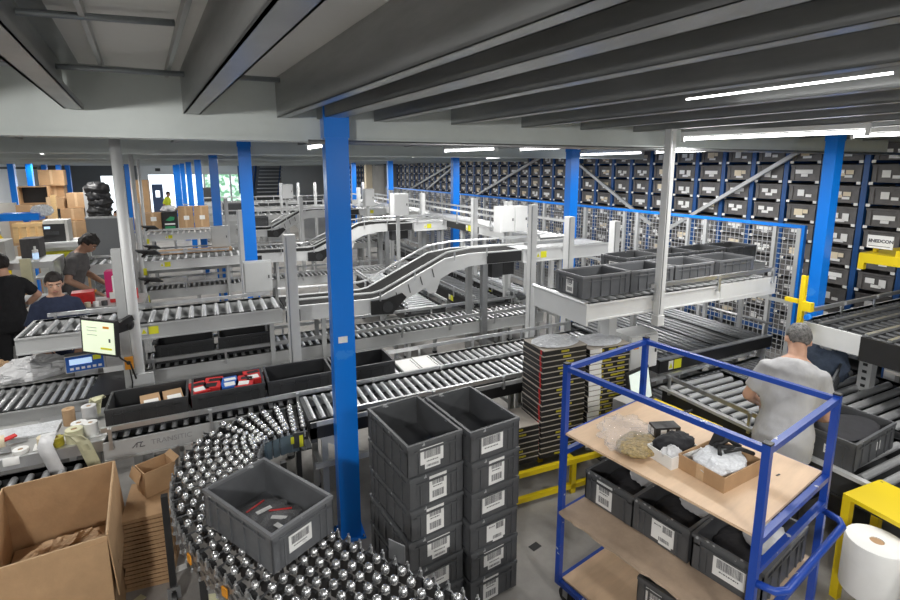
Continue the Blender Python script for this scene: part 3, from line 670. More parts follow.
# near end of the rack: last blue uprights by the sign
r3 = thing('end_rack', 'dark blue rack end with stacked crates behind the yellow shelf', 'rack', (8.5, 1.2, 0))
for y in (.1, .95, 1.9):
    MB().box((-.05,y-.05,0),(.05,y+.05,3.42)).build('upright', 'bluedark', r3)
for z in (.9,1.6,2.3,2.9): MB().box((-.03,.1,z-.06),(.03,1.9,z)).build('shelf_beam', 'bluedark', r3)
MB().bar((0,.1,1.7),(0,.95,3.3),.05,.04).build('diagonal_strut', 'bluedark', r3)
MB().box((.9,.0,0),(.95,1.95,3.45)).build('back_panel', 'dark', r3)
q = 0
for z in (.9,1.6,2.3,2.9):
    for y in (.52,1.42):
        t = inst('rack_bin', binmesh, None, (8.55, 1.2+y, z)); q += 1
        tag(t, 'dark bin behind the yellow shelf, %s level from below, %s upright' % (ORD[(q-1)//2], 'by the outer' if y < 1 else 'by the inner'), 'storage bin', 'bins on the end rack')
        inst('paper_sticker', stk[q % 6], t)

# ------------------------------------------------------------------ mesh fence
FX, FY0 = 7.6, 4.23
fence = thing('mesh_fence', 'tall pale wire mesh fence with blue top rail in front of the bin rack', 'fence', (FX, FY0, 0))
FL = 18.0; pw = 1.5; nP = int(FL/pw)
for k in range(nP):
    y0 = k*pw; a = MB()
    for q in range(int(pw/.075)+1): a.box((-.003,y0+q*.075-.0044,.1),(.003,y0+q*.075+.0044,2.16))
    for q in range(28): a.box((-.003,y0,.1+q*.076-.0044),(.003,y0+pw,.1+q*.076+.0044))
    a.build('mesh_panel', 'mesh', fence)
for k in range(nP+1):
    y = k*pw
    a = MB(); a.box((-.03,y-.03,0),(.03,y+.03,2.17)); a.build('fence_post', 'frame', fence)
    if k < 6:
        a = MB(); a.box((-.025,y+.32,0),(.025,y+.37,2.17)); a.build('fence_post', 'frame', fence)
MB().box((-.03,-.03,2.17),(.03,FL,2.215)).build('top_rail', 'blue', fence)
MB().box((-.03,-.075,0),(.03,-.035,2.215)).build('end_trim', 'blue', fence)
MB().box((-.02,0,1.05),(.02,FL,1.10)).build('mid_rail', 'frame', fence)

# ------------------------------------------------------------------ posts
def post(x, y, z0, z1, w, label, m='white', d=None, cap=True, group='white line posts', name='line_post'):
    t = thing(name, label, 'post', (x, y, 0), 0, group)
    d = d or w
    MB().box((-w/2,-d/2,z0),(w/2,d/2,z1)).build('profile', m, t)
    if z0 < .1: MB().box((-w,-d,0),(w,d,.015)).build('foot_plate', 'dark', t)
    else: MB().box((-w*.6,-d*.6,z0-.0),(w*.6,d*.6,z0+.1)).build('bracket', m, t)
    b = MB(); b.box((-w/2+.01,-d/2-.003,max(z0,.05)+.12),(-w/2+.02,-d/2,z1-.02)); b.build('slot', 'steel', t)
    return t
post(.765, 5.32, 0, 2.34, .11, 'tall plain white post just before the nearest blue column, behind the black crates')
post(3.80, 5.36, 0, 2.55, .10, 'tall white post standing behind the roller lanes, left of the raised crate conveyor', d=.07)
post(3.90, 3.38, 1.50, 3.36, .07, 'tall white post hanging from the ceiling to the raised crate conveyor')
post(5.05, 5.2, 0, 2.30, .10, 'short white post at the raised line\'s row end, third before the crates')
post(4.35, 5.3, 0, 2.38, .10, 'white post by the upper roller section, in front of the yellow sticker')
for i, (x, y) in enumerate(((4.72,8.6),(4.72,7.4),(4.6,10.9),(4.5,12.8),(4.3,15.2))):
    post(x, y, 0, 2.45, .10, 'white post along the collector conveyor, %s counting into the hall' % ORD[i+0])
for i, (x, y) in enumerate(((2.35,9.5),(2.3,13.6),(.55,9.4),(.5,13.5))):
    post(x, y, 0, 2.3, .09, ['white post beside the second incline','white post beside the farthest incline','white post at the second raised line\'s end','white post at the farthest raised line\'s end'][i])
for i in range(6):
    post(2.6+.62*i, 19.5, 0, 2.5, .09, 'slim far white post, %s in the far row before the stair' % ORD[i], group='far white posts')
# tall pole pairs beside the raised lines, carrying the station screens
for i in range(3):
    y = 5.66+4.2*i
    t = thing('station_pole', ['tall double white pole carrying the touch monitor and yellow button box','tall pale pole in the second bay, second behind the monitor pole','tall pale pole in the third bay, farthest behind the monitor pole'][i], 'pole', ((-.67,-.99,-1.28)[i], y, 0), 0, 'station poles')
    MB().cyl((-.02,-.02,.02),(-.02,-.02,3.34),(.046,.036,.036)[i],14).build('round_tube', 'white', t, smooth=True)
    MB().box((-.12,-.12,0),(.14,.12,.02)).build('foot_plate', 'dark', t)
    if i == 0: MB().box((-.15,-.03,0),(-.07,.05,2.25)).build('wide_profile', 'frame', t)
    if i == 0: MB().box((-.09,-.075,.80),(.10,-.04,1.0)).build('mount_plate', 'white', t)
    else:
        MB().box((-.17,-.05,0),(-.08,.03,2.2)).build('wide_profile', 'frame', t)
        for zz in (1.62,1.15):
            a = MB(); a.cbox((.10,-.12,zz),(.32,.02,.2), R=Rz(-25) @ Rx(60)); a.build('side_screen', 'dark', t)
            MB().bar((.0,-.04,zz-.08),(.1,-.12,zz),.03,.03).build('screen_arm', 'black', t)
            MB().box((-.0,-.055,zz-.4),(.05,-.04,zz-.28)).build('button_box', 'sticker', t)
# electric cabinets
def cabinet(x, y, z, w, d, h, label, m='white', doors=1, legs=False, extra=None):
    t = thing('electric_cabinet', label, 'cabinet', (x, y, z), 0, 'white electric cabinets')
    MB().box((0,0,0),(w,d,h)).build('housing', m, t)
    for k in range(doors):
        dd = MB().box((.012+w*k/doors,-.02,.012),(w*(k+1)/doors-.012,0,h-.012)).build('cabinet_door', m, t)
        MB().box((w*(k+1)/doors-.05,-.032,h*.45),(w*(k+1)/doors-.035,-.02,h*.55)).build('latch', 'dark', dd)
    if extra:
        a = MB(); a.add([(.04,-.022,h-.14),(.12,-.022,h-.14),(.08,-.022,h-.06)],[(0,1,2)]); a.build('warning_triangle', 'orange', t)
    if z > .05:
        a = MB(); a.box((w*.3,d*.4,-z),(w*.3+.06,d*.4+.06,0)); a.build('stand', 'frame', t)
    return t
cabinet(3.84, 3.66, .92, .40, .25, .38, 'white electric cabinet with orange warning triangle behind the blue cart rail', extra=True)
cabinet(4.30, 6.95, 1.98, .52, .22, .42, 'wide white double-door cabinet above the upper conveyors, before the fence', doors=2)
cabinet(3.25, 9.1, 2.12, .30, .2, .42, 'white box standing by the collector line near the second incline')
cabinet(.42, 7.1, 1.36, .35, .12, .42, 'pale grey cabinet in front of the second blue column\'s foot', m='frame')
cabinet(.10, 11.4, 1.40, .33, .12, .44, 'pale grey cabinet before the third blue column', m='frame')
cabinet(2.95, 12.3, 2.1, .28, .2, .42, 'white box near the farthest incline, behind the nearest blue column')
cabinet(3.55, 12.0, 2.1, .24, .2, .42, 'white box just before the collector line\'s far part')
cabinet(2.2, 16.2, 2.1, .32, .2, .44, 'far white box on the upper level beyond the farthest incline')

# ------------------------------------------------------------------ stair, far row of racks
st = thing('steel_stair', 'steep blue steel stair with grey treads at the far end', 'stair', (4.1, 36, 0))
for y, x in ((0, -.9), (0, .7)):
    MB().bar((x-.2,0,1.2),(x+.35,1.6,3.6),.05,.22).build('stringer', 'bluedark', st)
for k in range(10): MB().cbox((-.1+.055*k, .16*k, 1.25+.235*k),(1.5,.14,.05)).build('tread', 'frame', st)
MB().bar((-1.2,0,1.9),(-.65,1.6,3.6),.04,.04).build('handrail', 'blue', st)
MB().box((-1.3,-.1,0),(1.1,2.4,1.15)).build('stair_base', 'dark', st); MB().box((-1.2,2.4,0),(1.1,2.45,3.6)).build('back_panel', 'walldark', st)
MB().box((-1.9,.3,1.4),(-1.2,.4,3.5)).build('side_panel', 'bluedark', st)

# ------------------------------------------------------------------ stacks of grey crates in front
kinds = [['tab','tall','tall','tab','wide','tall'], ['wide','tall','wide','torn','tab','tall']]
names = [['topmost open crate','second crate down','third crate down','fourth crate down','fifth crate down','lowest crate'], ]*2
for c, (x, y, rz) in enumerate(((1.175,2.975,-83),(1.605,2.955,-84))):
    for k in range(6):
        crate('%s of the dark grey stack %s, barcode label in front' % (names[c][k], 'nearest the blue column' if c == 0 else 'nearest the blue cart'),
              (x+(.004*((k*7) % 3-1)), y, 1.11-.2205*k+.002), rz+((k*5) % 3-1)*.5, 'stacked grey crates beside the column', dims=(.61,.405,.22), labels=(('+x', kinds[c][k], ((k*3) % 5-2)*.012),), lscale=1.25)
# crates on the front line
tl = ['black open crate holding two small brown cartons, at the line\'s beginning','black open crate filled with red packs, second on the front line','empty black crate, third on the front line before the blue column','empty black crate, last on the front line, half behind the blue column']
for i in range(4):
    crate(tl[i], (-.545+.632*i, 4.885, .845), 0, 'black crates on the front conveyor', dims=(.61,.41,.215), tone='crateblack', labels=())
for i, (x, y, r, l) in enumerate(((-.56,4.87,8,'small brown carton with white label, nearer the crate end'),(-.385,4.89,8,'small brown carton with white label, beside the first carton'))):
    t = thing('small_carton', l, 'carton', (x+.02, y, .89), r, 'small cartons in the black crate')
    MB().box((-.075,-.13,0),(.075,.13,.125)).build('box', 'card', t)
    MB().box((-.05,-.10,.1255),(.06,.0,.127)).build('white_label', 'paper', t)
    MB().box((-.03,-.131,.03),(.05,-.13,.09)).build('white_label', 'paper', t)
pk = [(-.14,4.87,'red','red printed pack, first in the second black crate'),(-.02,4.92,'red','red printed pack lying beside the first, with black print'),(.12,4.87,'bluep','blue printed pack between red packs'),(.25,4.84,'red','red and white pack at the far side of the blue pack'),(.33,4.96,'red','last red pack touching the crate divider')]
for i, (x, y, m, l) in enumerate(pk):
    t = thing('printed_pack', l, 'pack', (x-.02, y, .885), (12,-8,4,-10,6)[i], 'packs in the second black crate')
    MB().box((-.075,-.13,0),(.075,.13,.17)).build('pack_body', m, t)
    MB().box((-.05,-.10,.1705),(.04,-.01,.172)).build('printed_panel', 'paper' if i != 1 else 'black', t)
    MB().box((-.04,.03,.1705),(.06,.09,.172)).build('printed_stripe', 'black' if i != 2 else 'paper', t)
for i, x in enumerate((-.30, .34)):
    crate(('dark crate waiting on the low line, under the raised roller line by the pole','second dark crate waiting on the low line, nearer the blue column')[i], (x, 6.425, .845), 0, 'dark crates on the low line', dims=(.60,.40,.22), tone='crateblack', labels=())
# white perforated panels past the crate row
for i, (x, l) in enumerate(((1.80,'white perforated sheet lying on the rollers after the last black crate'),(2.02,'second white perforated sheet beside the first on the rollers'))):
    t = thing('perforated_sheet', l, 'sheet', (x, 4.68+.02*i, .86-.012), 0, 'white perforated sheets')
    MB().box((0,0,0),(.20,.45,.02)).build('panel', 'paper', t)
    a = MB()
    for k in range(10): a.box((.17,.03+.04*k,.0202),(.185,.05+.04*k,.021))
    a.build('hole_row', 'dark', t)

# ------------------------------------------------------------------ flexible skate-wheel conveyor
path = [V((.66,4.40)),V((.50,4.64)),V((.30,4.58)),V((.10,4.40)),V((-.03,4.12)),V((-.06,3.80)),V((-.02,3.50)),V((.08,3.20)),V((.24,2.90)),V((.43,2.60)),V((.63,2.30)),V((.83,2.0)),V((1.02,1.7)),V((1.2,1.4))]
path[0] = V((.66,4.53)); path[1] = V((.50,4.54)); path[2] = V((.30,4.50))
path = [p*.944 for p in path]; path[0].x = .64
def resample(ps, step):
    out = [ps[0].copy()]; acc = 0
    # catmull-rom densify first
    d = []
    for i in range(len(ps)-1):
        p0, p1, p2, p3 = ps[max(i-1,0)], ps[i], ps[i+1], ps[min(i+2,len(ps)-1)]
        for q in range(12):
            t = q/12; d.append(.5*((2*p1)+(p2-p0)*t+(2*p0-5*p1+4*p2-p3)*t*t+(3*p1-p0-3*p2+p3)*t**3))
    d.append(ps[-1])
    for i in range(1, len(d)):
        seg = (d[i]-d[i-1]).length
        while acc+seg >= step:
            f = (step-acc)/seg; q = d[i-1].lerp(d[i], f); out.append(q); d[i-1] = q; seg = (d[i]-d[i-1]).length; acc = 0
        acc += seg
    return out
FZ = .90
flex = thing('skate_wheel_conveyor', 'curved expandable conveyor of shiny skate wheels on black caster legs', 'conveyor', (.1, 3.4, 0))
pp = resample(path, .085); hw = .283
dirs = [((pp[min(i+1,len(pp)-1)]-pp[max(i-1,0)]).normalized()) for i in range(len(pp))]
wm = MB(); wr = .0275
wm.ell((0,0,0),(wr,.022,wr),None,16,10)
wmesh = wm.mesh('skate_wheel', 'chrome', True)
wheels = []; ax = MB(); br = MB(); lat = MB()
def fp(i, s): p, d = pp[i], dirs[i]; return V((p.x-d.y*s-.1, p.y+d.x*s-3.4, 0))
for i in range(len(pp)):
    a0, a1 = fp(i,-hw), fp(i,hw); z = V((0,0,FZ-wr))
    ax.cyl(a0+z, a1+z, .006, 6)
    ang = math.atan2(dirs[i].y, dirs[i].x)
    for k in range(7):
        s = -hw+.05+(k+(.5 if i % 2 else 0))*(2*hw-.10)/6.5
        if s > hw-.02: continue
        p = fp(i, s); wheels.append((p+z, ang))
    for s in [-hw+.03+q*(2*hw-.06)/6 for q in range(7)]:
        p = fp(i, s)
        br.cbox((p.x,p.y,FZ-.082),(.062,.020,.07), R=Rz(math.degrees(ang)))
    for s in (-hw, hw):
        p = fp(i, s); br.cbox((p.x,p.y,FZ-.05),(.02,.014,.05), 1, R=Rz(math.degrees(ang)))
        br.cyl((p.x,p.y,FZ-.03),(p.x,p.y,FZ-.008), .006, 6, mi=1)
for i in range(len(pp)-2):
    for s in (-hw,-hw+.012, hw-.012, hw):
        for (za, zb) in ((FZ-.06,FZ-.19),(FZ-.19,FZ-.06)):
            p, q = fp(i,s), fp(i+2,s); lat.bar(p+V((0,0,za)), q+V((0,0,zb)), .005, .022)
        for zz in (FZ-.06,FZ-.19,FZ-.125):
            p = fp(i if zz > FZ-.1 or zz < FZ-.15 else i+1, s); lat.cyl(p+V((0,0,zz))+V((0,-.008,0)), p+V((0,0,zz))+V((0,.008,0)), .011, 6)
        if i % 2 == 0:
            pass
for o in (ax.build('wheel_axles', 'dark', flex), br.build('wheel_brackets', ('black','alu'), flex), lat.build('scissor_lattice', 'steel', flex)): o['kind'] = 'stuff'
# nearest hundred wheels as parts of their own, the remainder as one
wheels.sort(key=lambda w: (w[0]+V((.1,3.4,0))-CAM).length)
far = MB()
for n, (p, ang) in enumerate(wheels):
    if n < 99: inst('skate_wheel', wmesh, flex, p, (0,0,ang))
    else:
        R = Rz(math.degrees(ang))
        far.add([R @ V(v.co)+p for v in wmesh.vertices], [tuple(f.vertices) for f in wmesh.polygons])
me = far.mesh('skate_wheels', 'chrome', True)
o = inst('skate_wheels', me, flex); o['kind'] = 'stuff'
for (x, y) in (V(q)*.944 for q in ((-.40,3.80),(-.17,3.10),(.42,3.86),(.30,3.35),(.62,2.78),(.60,4.30),(.05,2.55))):
    a = MB(); a.box((x-.1-.02,y-3.4-.02,.16),(x-.1+.02,y-3.4+.02,FZ-.05)); lg = a.build('leg', 'black', flex)
    a = MB(); a.cyl((x-.1-.016,y-3.4,.055),(x-.1+.016,y-3.4,.055),.055,16); cs = a.build('caster_wheel', 'black', lg, smooth=False)
    a = MB(); a.bar((x-.1-.026,y-3.4,.055),(x-.1-.026,y-3.4,.15),.03,.005); a.bar((x-.1+.026,y-3.4,.055),(x-.1+.026,y-3.4,.15),.03,.005); a.box((x-.1-.028,y-3.4-.03,.145),(x-.1+.028,y-3.4+.03,.162)); a.build('caster_fork', 'steel', lg)
for i, n in ((20,0),(24,0),(27,0)):
    p = fp(i, -hw-.012); MB().cbox((p.x,p.y,FZ-.11),(.045,.008,.055), R=Rz(math.degrees(math.atan2(dirs[i].y,dirs[i].x)))).build('yellow_tag', 'orange' if n == 0 else 'sticker', flex)
p = fp(2, hw+.02)
for k in range(1,9):
    p = fp(k, hw+.016); MB().cbox((p.x,p.y,FZ-.11),(.05,.005,.15), R=Rz(math.degrees(math.atan2(dirs[k].y,dirs[k].x)))).build('side_plate', 'slate', flex)
# stop plate at the far end of the near branch
p = fp(len(pp)-13, hw+.02); MB().cbox((p.x,p.y,FZ+.0),(.11,.005,.12), R=Rz(math.degrees(math.atan2(dirs[-12].y,dirs[-12].x)))).build('stop_plate', 'steel', flex)
p = fp(0, hw+.01); MB().cbox((p.x-.05,p.y,FZ-.09),(.09,.012,.13)).build('end_block', 'dark', flex)
MB().cbox((p.x-.03,p.y-.008,FZ-.10),(.03,.004,.10)).build('yellow_tag', 'sticker', flex)
MB().cbox((p.x-.10,p.y-.008,FZ-.08),(.025,.004,.06)).build('yellow_tag', 'sticker', flex)
# the crate on it and its contents
crate('grey open crate on the skate wheels with bagged garments inside', (.212,2.87,FZ+.002), -62, None, dims=(.67,.415,.24), tone='cratelight', labels=(('+x','wide',-.02),))
def lumpy(r, seed, amp=.25, nu=44, nv=26):
    """a crumpled, sagging soft shape: ridged creases over a squashed ball"""
    a = MB(); a.ell((0,0,0), r, nu=nu, nv=nv); m = max(r); out = []
    for p in a.v:
        v = V(p); q = V((v.x/m*2.2+seed*1.7, v.y/m*2.2, v.z/m*2.2+seed)); n = 0; f = 1.0; w = 1.0
        for o_ in range(4): n += w*(1-2*abs(noise.noise(q*f))); f *= 2.1; w *= .55
        v = v*(1+amp*.55*(n-.6)); out.append(tuple(v))
    a.v = out; return a
for i, (x, y, r, l) in enumerate(((.16,2.96,20,'polybag with folded dark garment and red stripe, deeper in the crate'),(.265,2.85,-30,'polybag with folded dark garment and white tags, nearer the crate label'),(.283,2.74,-60,'flat dark bag lying under the label end of the crate'))):
    t = thing('bagged_garment', l, 'bagged garment', (x, y, FZ+.05+.012*i), r, 'garments in the grey crate')
    lumpy((.15,.11,.03), i*7).build('garment', 'blackcloth', t, smooth=True)
    lumpy((.165,.12,.04), i*7+3, .2).build('clear_bag', 'clear', t, smooth=True)
    MB().cbox((.02,-.04,.043),(.09,.03,.003)).build('white_tag', 'paper', t)
    if i < 2: MB().cbox((-.0,.03,.043),(.13,.012,.003), R=Rz(15)).build('red_stripe', 'red', t)
tag(MB().cbox((.26,3.30,FZ+.005),(.10,.06,.003), R=Rz(30)).build('paper_slip', 'paper'), 'small white slip lying on the wheels behind the crate', 'paper slip')
M['film'] = mat('thin plastic film', (0.42, 0.43, 0.45), 0.25, 0, .1, 10, .4, 20)
M['gold'] = mat('gold print', (0.42, 0.36, 0.03), 0.45, 0, .3, 40)
# ------------------------------------------------------------------ blue order cart
CZ, CR_ = 1.75, 10
cart = thing('order_cart', 'blue tubular order cart with plywood shelves and chipped paint', 'cart', (2.59, 1.955, 0), CR_)
hx, hy, s = .44, .60, .036
for sx in (-1,1):
    for sy in (-1,1):
        a = MB(); a.box((sx*hx-s/2,sy*hy-s/2,.13),(sx*hx+s/2,sy*hy+s/2,CZ)); p = a.build('post', 'cart', cart)
        MB().box((sx*hx-s/2-.001,sy*hy-s/2-.001,CZ),(sx*hx+s/2+.001,sy*hy+s/2+.001,CZ+.008)).build('post_cap', 'black', p)
        a = MB(); a.cyl((sx*(hx-.03)-.02,sy*(hy-.06),.06),(sx*(hx-.03)+.02,sy*(hy-.06),.06),.06,18); cs = a.build('caster', 'black', cart)
        a = MB(); a.box((sx*(hx-.03)-.03,sy*(hy-.06)-.03,.115),(sx*(hx-.03)+.03,sy*(hy-.06)+.03,.135)); a.box((sx*(hx-.03)-.028,sy*(hy-.06)-.02,.05),(sx*(hx-.03)-.023,sy*(hy-.06)+.02,.12)); a.box((sx*(hx-.03)+.023,sy*(hy-.06)-.02,.05),(sx*(hx-.03)+.028,sy*(hy-.06)+.02,.12)); a.build('caster_fork', 'steel', cs)
def rail(p, q, nm='rail'): return MB().bar(p, q, .032, .032).build(nm, 'cart', cart)
for sx in (-1,1): rail((sx*hx,-hy+s/2,CZ-.03),(sx*hx,hy-s/2,CZ-.03),'top_rail')
for sy in (-1,1): rail((-hx+s/2,sy*hy,CZ-.03),(hx-s/2,sy*hy,CZ-.03),'top_rail')
for z in (1.245, .145):
    for sx in (-1,1):
        if z < 1 or sx > 0: rail((sx*hx,-hy+s/2,z),(sx*hx,hy-s/2,z),'shelf_rail')
    for sy in (-1,1): rail((-hx+s/2,sy*hy,z),(hx-s/2,sy*hy,z),'shelf_rail')
rail((-hx+s/2,hy,1.13),(hx-s/2,hy,1.13),'cross_bar'); rail((-hx+s/2,-hy,.70),(hx-s/2,-hy,.70),'cross_bar'); rail((-hx+s/2,hy,.68),(hx-s/2,hy,.68),'cross_bar'); rail((-hx+s/2,-hy,1.08),(hx-s/2,-hy,1.08),'cross_bar')
MB().box((-hx-.01,-hy+.02,1.263),(hx-.02,hy-.02,1.278)).build('upper_board', 'ply', cart)
a = MB(); n = 24; rr = random.Random(5)      # worn, wavy front edge
pts = [(-hx-.05+rr.uniform(-.008,.010), -hy+.02+(2*hy-.04)*k/n) for k in range(n+1)]
pts = pts[::-1]+[(hx-.02,-hy+.02),(hx-.02,hy-.02)]
a.prism(pts[::-1], .700, .716, 'z'); a.build('middle_board', 'plydark', cart)
MB().box((-hx+.02,-hy+.02,.163),(hx-.02,hy-.02,.176)).build('base_board', 'ply', cart)
a = MB(); pts = [(-hx+.0,-hy-.02,1.0)]
pts = [(-hx,-hy-.01,1.03),(-hx+.02,-hy-.09,1.03),(-hx+.07,-hy-.12,1.03),(hx-.07,-hy-.12,1.03),(hx-.02,-hy-.09,1.03),(hx,-hy-.01,1.03)]
a.tube(pts, .019, 10); a.build('push_handle', 'cart', cart, smooth=True)
def onc(x, y): R = Rz(CR_) @ V((x, y, 0)); return (2.58+R.x, 1.955+R.y)
for i, y in enumerate((.375,.0,-.385)):
    x_, y_ = onc(.07, y)
    crate(['black crate with tall label on the cart\'s middle shelf, farthest from the push handle','black crate with torn label in the middle of the cart\'s middle shelf','black crate with wide label on the cart\'s middle shelf, by the push handle'][i], (x_,y_,.717), CR_+(0,-1,1)[i], 'black crates on the cart\'s middle shelf', dims=(.60,.385,.225), tone='crate', labels=(('-x',('tall','torn','wide')[i],.04 if i == 0 else -.02),), lscale=1.2)
    wr_ = thing('wrapped_item', ['milky wrapped item inside the crate farthest from the push handle','milky wrapped item inside the middle cart crate','milky wrapped item inside the crate by the push handle'][i], 'wrapped item', (x_,y_,.85), CR_, 'wrapped items in cart crates')
    a = lumpy((.15,.11,.010), 20+i, .25); a.build('film', 'film', wr_, smooth=True, loc=(.10,-.04,.035), rot=(.10,-.08,.3))
    lumpy((.25,.165,.05), 26+i, .15).build('dark_goods', 'blackcloth', wr_, smooth=True, loc=(0,.0,-.04))
x_, y_ = onc(.10,-.03)
crate('black crate with tall label on the cart\'s base board', (x_,y_,.177), CR_+4, None, dims=(.58,.38,.22), tone='crate', labels=(('-x','tall',.08),))
# things on the upper board
def oncart(name, label, cat, x, y, rz=0, group=None): x_, y_ = onc(x, y); return thing(name, label, cat, (x_, y_, 1.278), CR_+rz, group)
t = oncart('polybag', 'crinkled clear polybag of brown goods on the cart\'s upper board', 'bag', -.20, .235, 20)
a = lumpy((.15,.11,.028), 31, .25); a.v = [(p[0],p[1],max(-.024,min(p[2],.03))) for p in a.v]; a.build('goods', 'dustbag', t, smooth=True, loc=(-.05,-.04,.035))
a = lumpy((.19,.14,.030), 33, .7); a.v = [(p[0],p[1],max(-.028,p[2])) for p in a.v]; a.build('clear_film', 'clearbag', t, smooth=True, loc=(.06,.08,.030))
t = oncart('white_tray_box', 'shallow white carton with black garment and white paper inside', 'carton', -.13, .0, -10)
a = MB(); a.box((-.13,-.09,0),(.13,.09,.006)); a.box((-.13,-.09,.006),(-.124,.09,.075)); a.box((.124,-.09,.006),(.13,.09,.075)); a.box((-.124,-.09,.006),(.124,-.084,.075)); a.box((-.124,.084,.006),(.124,.09,.075)); a.build('tray', 'paper', t)
lumpy((.13,.08,.055), 41, .3).build('black_garment', 'blackcloth', t, smooth=True, loc=(.03,.03,.07))
lumpy((.06,.045,.03), 43, .5).build('crumpled_paper', 'bag', t, smooth=True, loc=(-.06,-.03,.07))
t = oncart('shipping_carton', 'open brown carton with bubble wrap and black cables inside', 'carton', -.05, -.23, -6)
a = MB(); a.box((-.18,-.14,0),(.18,.14,.006)); a.box((-.18,-.14,.006),(-.174,.14,.09)); a.box((.174,-.14,.006),(.18,.14,.09)); a.box((-.174,-.14,.006),(.174,-.134,.09)); a.box((-.174,.134,.006),(.174,.14,.09)); a.build('carton_body', 'card', t)
MB().box((-.1805,-.02,.0),(-.18,.025,.09)).build('packing_tape', 'cardin', t)
lumpy((.16,.12,.05), 51, .25).build('bubble_wrap', 'wrap', t, smooth=True, loc=(0,0,.065))
a = MB(); a.tube([(.0,-.02,.13),(.08,-.07,.15),(.15,-.10,.115),(.12,-.02,.12),(.03,.03,.13),(-.04,-.02,.125)], .012, 8); a.tube([(.02,.05,.12),(.10,.02,.16),(.14,-.03,.12)], .016, 8); a.build('black_cables', 'black', t, smooth=True)
a = MB(); a.cbox((.06,.06,.15),(.035,.06,.10), R=Rz(20) @ Rx(15)); a.build('charger_plug', 'black', t)
t = oncart('small_black_box', 'small black box with white end label beside the polybag', 'box', .06, .18, -30)
MB().box((-.085,-.045,0),(.085,.045,.075)).build('box', 'black', t); 
for y in (-.005,.038): MB().box((-.0855,y-.017,.015),(-.085,y+.017,.06)).build('white_label', 'paper', t)
for y in (-.03,.03): MB().box((y-.02,-.0455,.015),(y+.02,-.045,.062)).build('white_label', 'paper', t)
tag(MB().cbox((onc(.18,-.45)[0], onc(.18,-.45)[1], 1.2795),(.03,.008,.003)).build('splinter', 'black'), 'tiny dark splinter on the upper plywood board', 'scrap')

# ------------------------------------------------------------------ yellow tables
def table(name, label, loc, rz, w, d, h, top='yellow', leg='yellow', lg=.05, shelf=None):
    t = thing(name, label, 'table', loc, rz)
    MB().box((0,0,h-.03),(w,d,h)).build('table_top', top, t)
    for x in (0,w-lg):
        for y in (0,d-lg): MB().box((x,y,0),(x+lg,y+lg,h-.03)).build('leg', leg, t)
    MB().box((lg,.005,h-.09),(w-lg,.03,h-.03)).build('apron', leg, t); MB().box((lg,d-.03,h-.09),(w-lg,d-.005,h-.03)).build('apron', leg, t)
    if shelf: a = MB(); a.box((lg*.2,lg*.2,shelf),(w-lg*.2,d-lg*.2,shelf+.03)); a.build('lower_shelf', leg, t)
    return t
table('work_table', 'worn bright yellow work table beside the white paper roll', (3.74,.55,0), -4, .42, 1.10, .80, shelf=.2)
t = thing('paper_roll', 'big white paper roll standing under the yellow table edge', 'paper roll', (3.83,1.36,.0), 0)
a = MB()
n = 28
def ringxy(r, z): return [(r*math.cos(2*PI*k/n), r*math.sin(2*PI*k/n), z) for k in range(n)]
rs = [ringxy(.035,.232), ringxy(.035,.56), ringxy(.145,.56), ringxy(.15,.55), ringxy(.15,.245), ringxy(.145,.232)]
vs = [p for r in rs for p in r]; a.add(vs, [(i*n+k, i*n+(k+1)%n, ((i+1) % 6)*n+(k+1)%n, ((i+1) % 6)*n+k) for i in range(6) for k in range(n)])
o = a.build('roll', 'paper', t, smooth=True); o.data.set_sharp_from_angle(angle=.6); t.location = (3.64,1.36,.10); t.scale = (1.08,1.08,1.08)
a = MB(); a.tube([(0,0,.233),(0,0,.555)], .035, 16); a.build('cardboard_core', 'card', t)
a = MB()
for k in range(8):
    z0, z1 = .5-.05*k, .5-.05*(k+1); y0, y1 = .15+.012*math.sin(k), .15+.012*math.sin(k+1)
    a.add([(-.05-.01*k,-y0-.01*k,z0),(.06,-y0-.004*k,z0),(.06,-y1-.004*(k+1),z1),(-.05-.01*(k+1),-y1-.01*(k+1),z1),(-.05-.01*k,-y0-.01*k+.003,z0),(.06,-y0-.004*k+.003,z0),(.06,-y1-.004*(k+1)+.003,z1),(-.05-.01*(k+1),-y1-.01*(k+1)+.003,z1)],[(0,1,2,3),(7,6,5,4),(0,4,5,1),(3,2,6,7),(0,3,7,4),(1,5,6,2)])
a.build('loose_sheet', 'paper', t)
t = table('yellow_bench', 'small yellow bench behind the cart with pink pouch and black gadget on it', (3.30,2.42,0), 8, .40, .62, .92, shelf=.3)
t = thing('pink_pouch', 'small pink pouch on the yellow bench', 'pouch', (3.43,2.84,.92), 20); MB().box((-.06,-.04,0),(.06,.04,.03)).build('pouch', 'pink', t); MB().box((-.06,-.04,.03),(.0,.04,.034)).build('flap', 'red', t)
t = thing('hand_scanner', 'black handheld gadget with strap on the yellow bench', 'scanner', (3.50,2.73,.92), -20); lumpy((.07,.035,.022), 61, .2).build('body', 'black', t, smooth=True, loc=(0,0,.022)); MB().tube([(.05,0,.03),(.12,.03,.05),(.13,.08,.02),(.06,.06,.02)], .008, 6).build('strap', 'black', t)
t = thing('tape_roll', 'roll of pale tape at the edge of the yellow bench', 'tape roll', (3.52,2.58,.92), 0); MB().cyl((0,0,0),(0,0,.045),.05,20).build('roll', 'cream', t); MB().cyl((0,0,.045),(0,0,.047),.03,16).build('core', 'card', t)
t = thing('station_screen', 'pale lit screen tilted behind the cart, below the white cabinet', 'monitor', (3.62,3.30,0), 12)
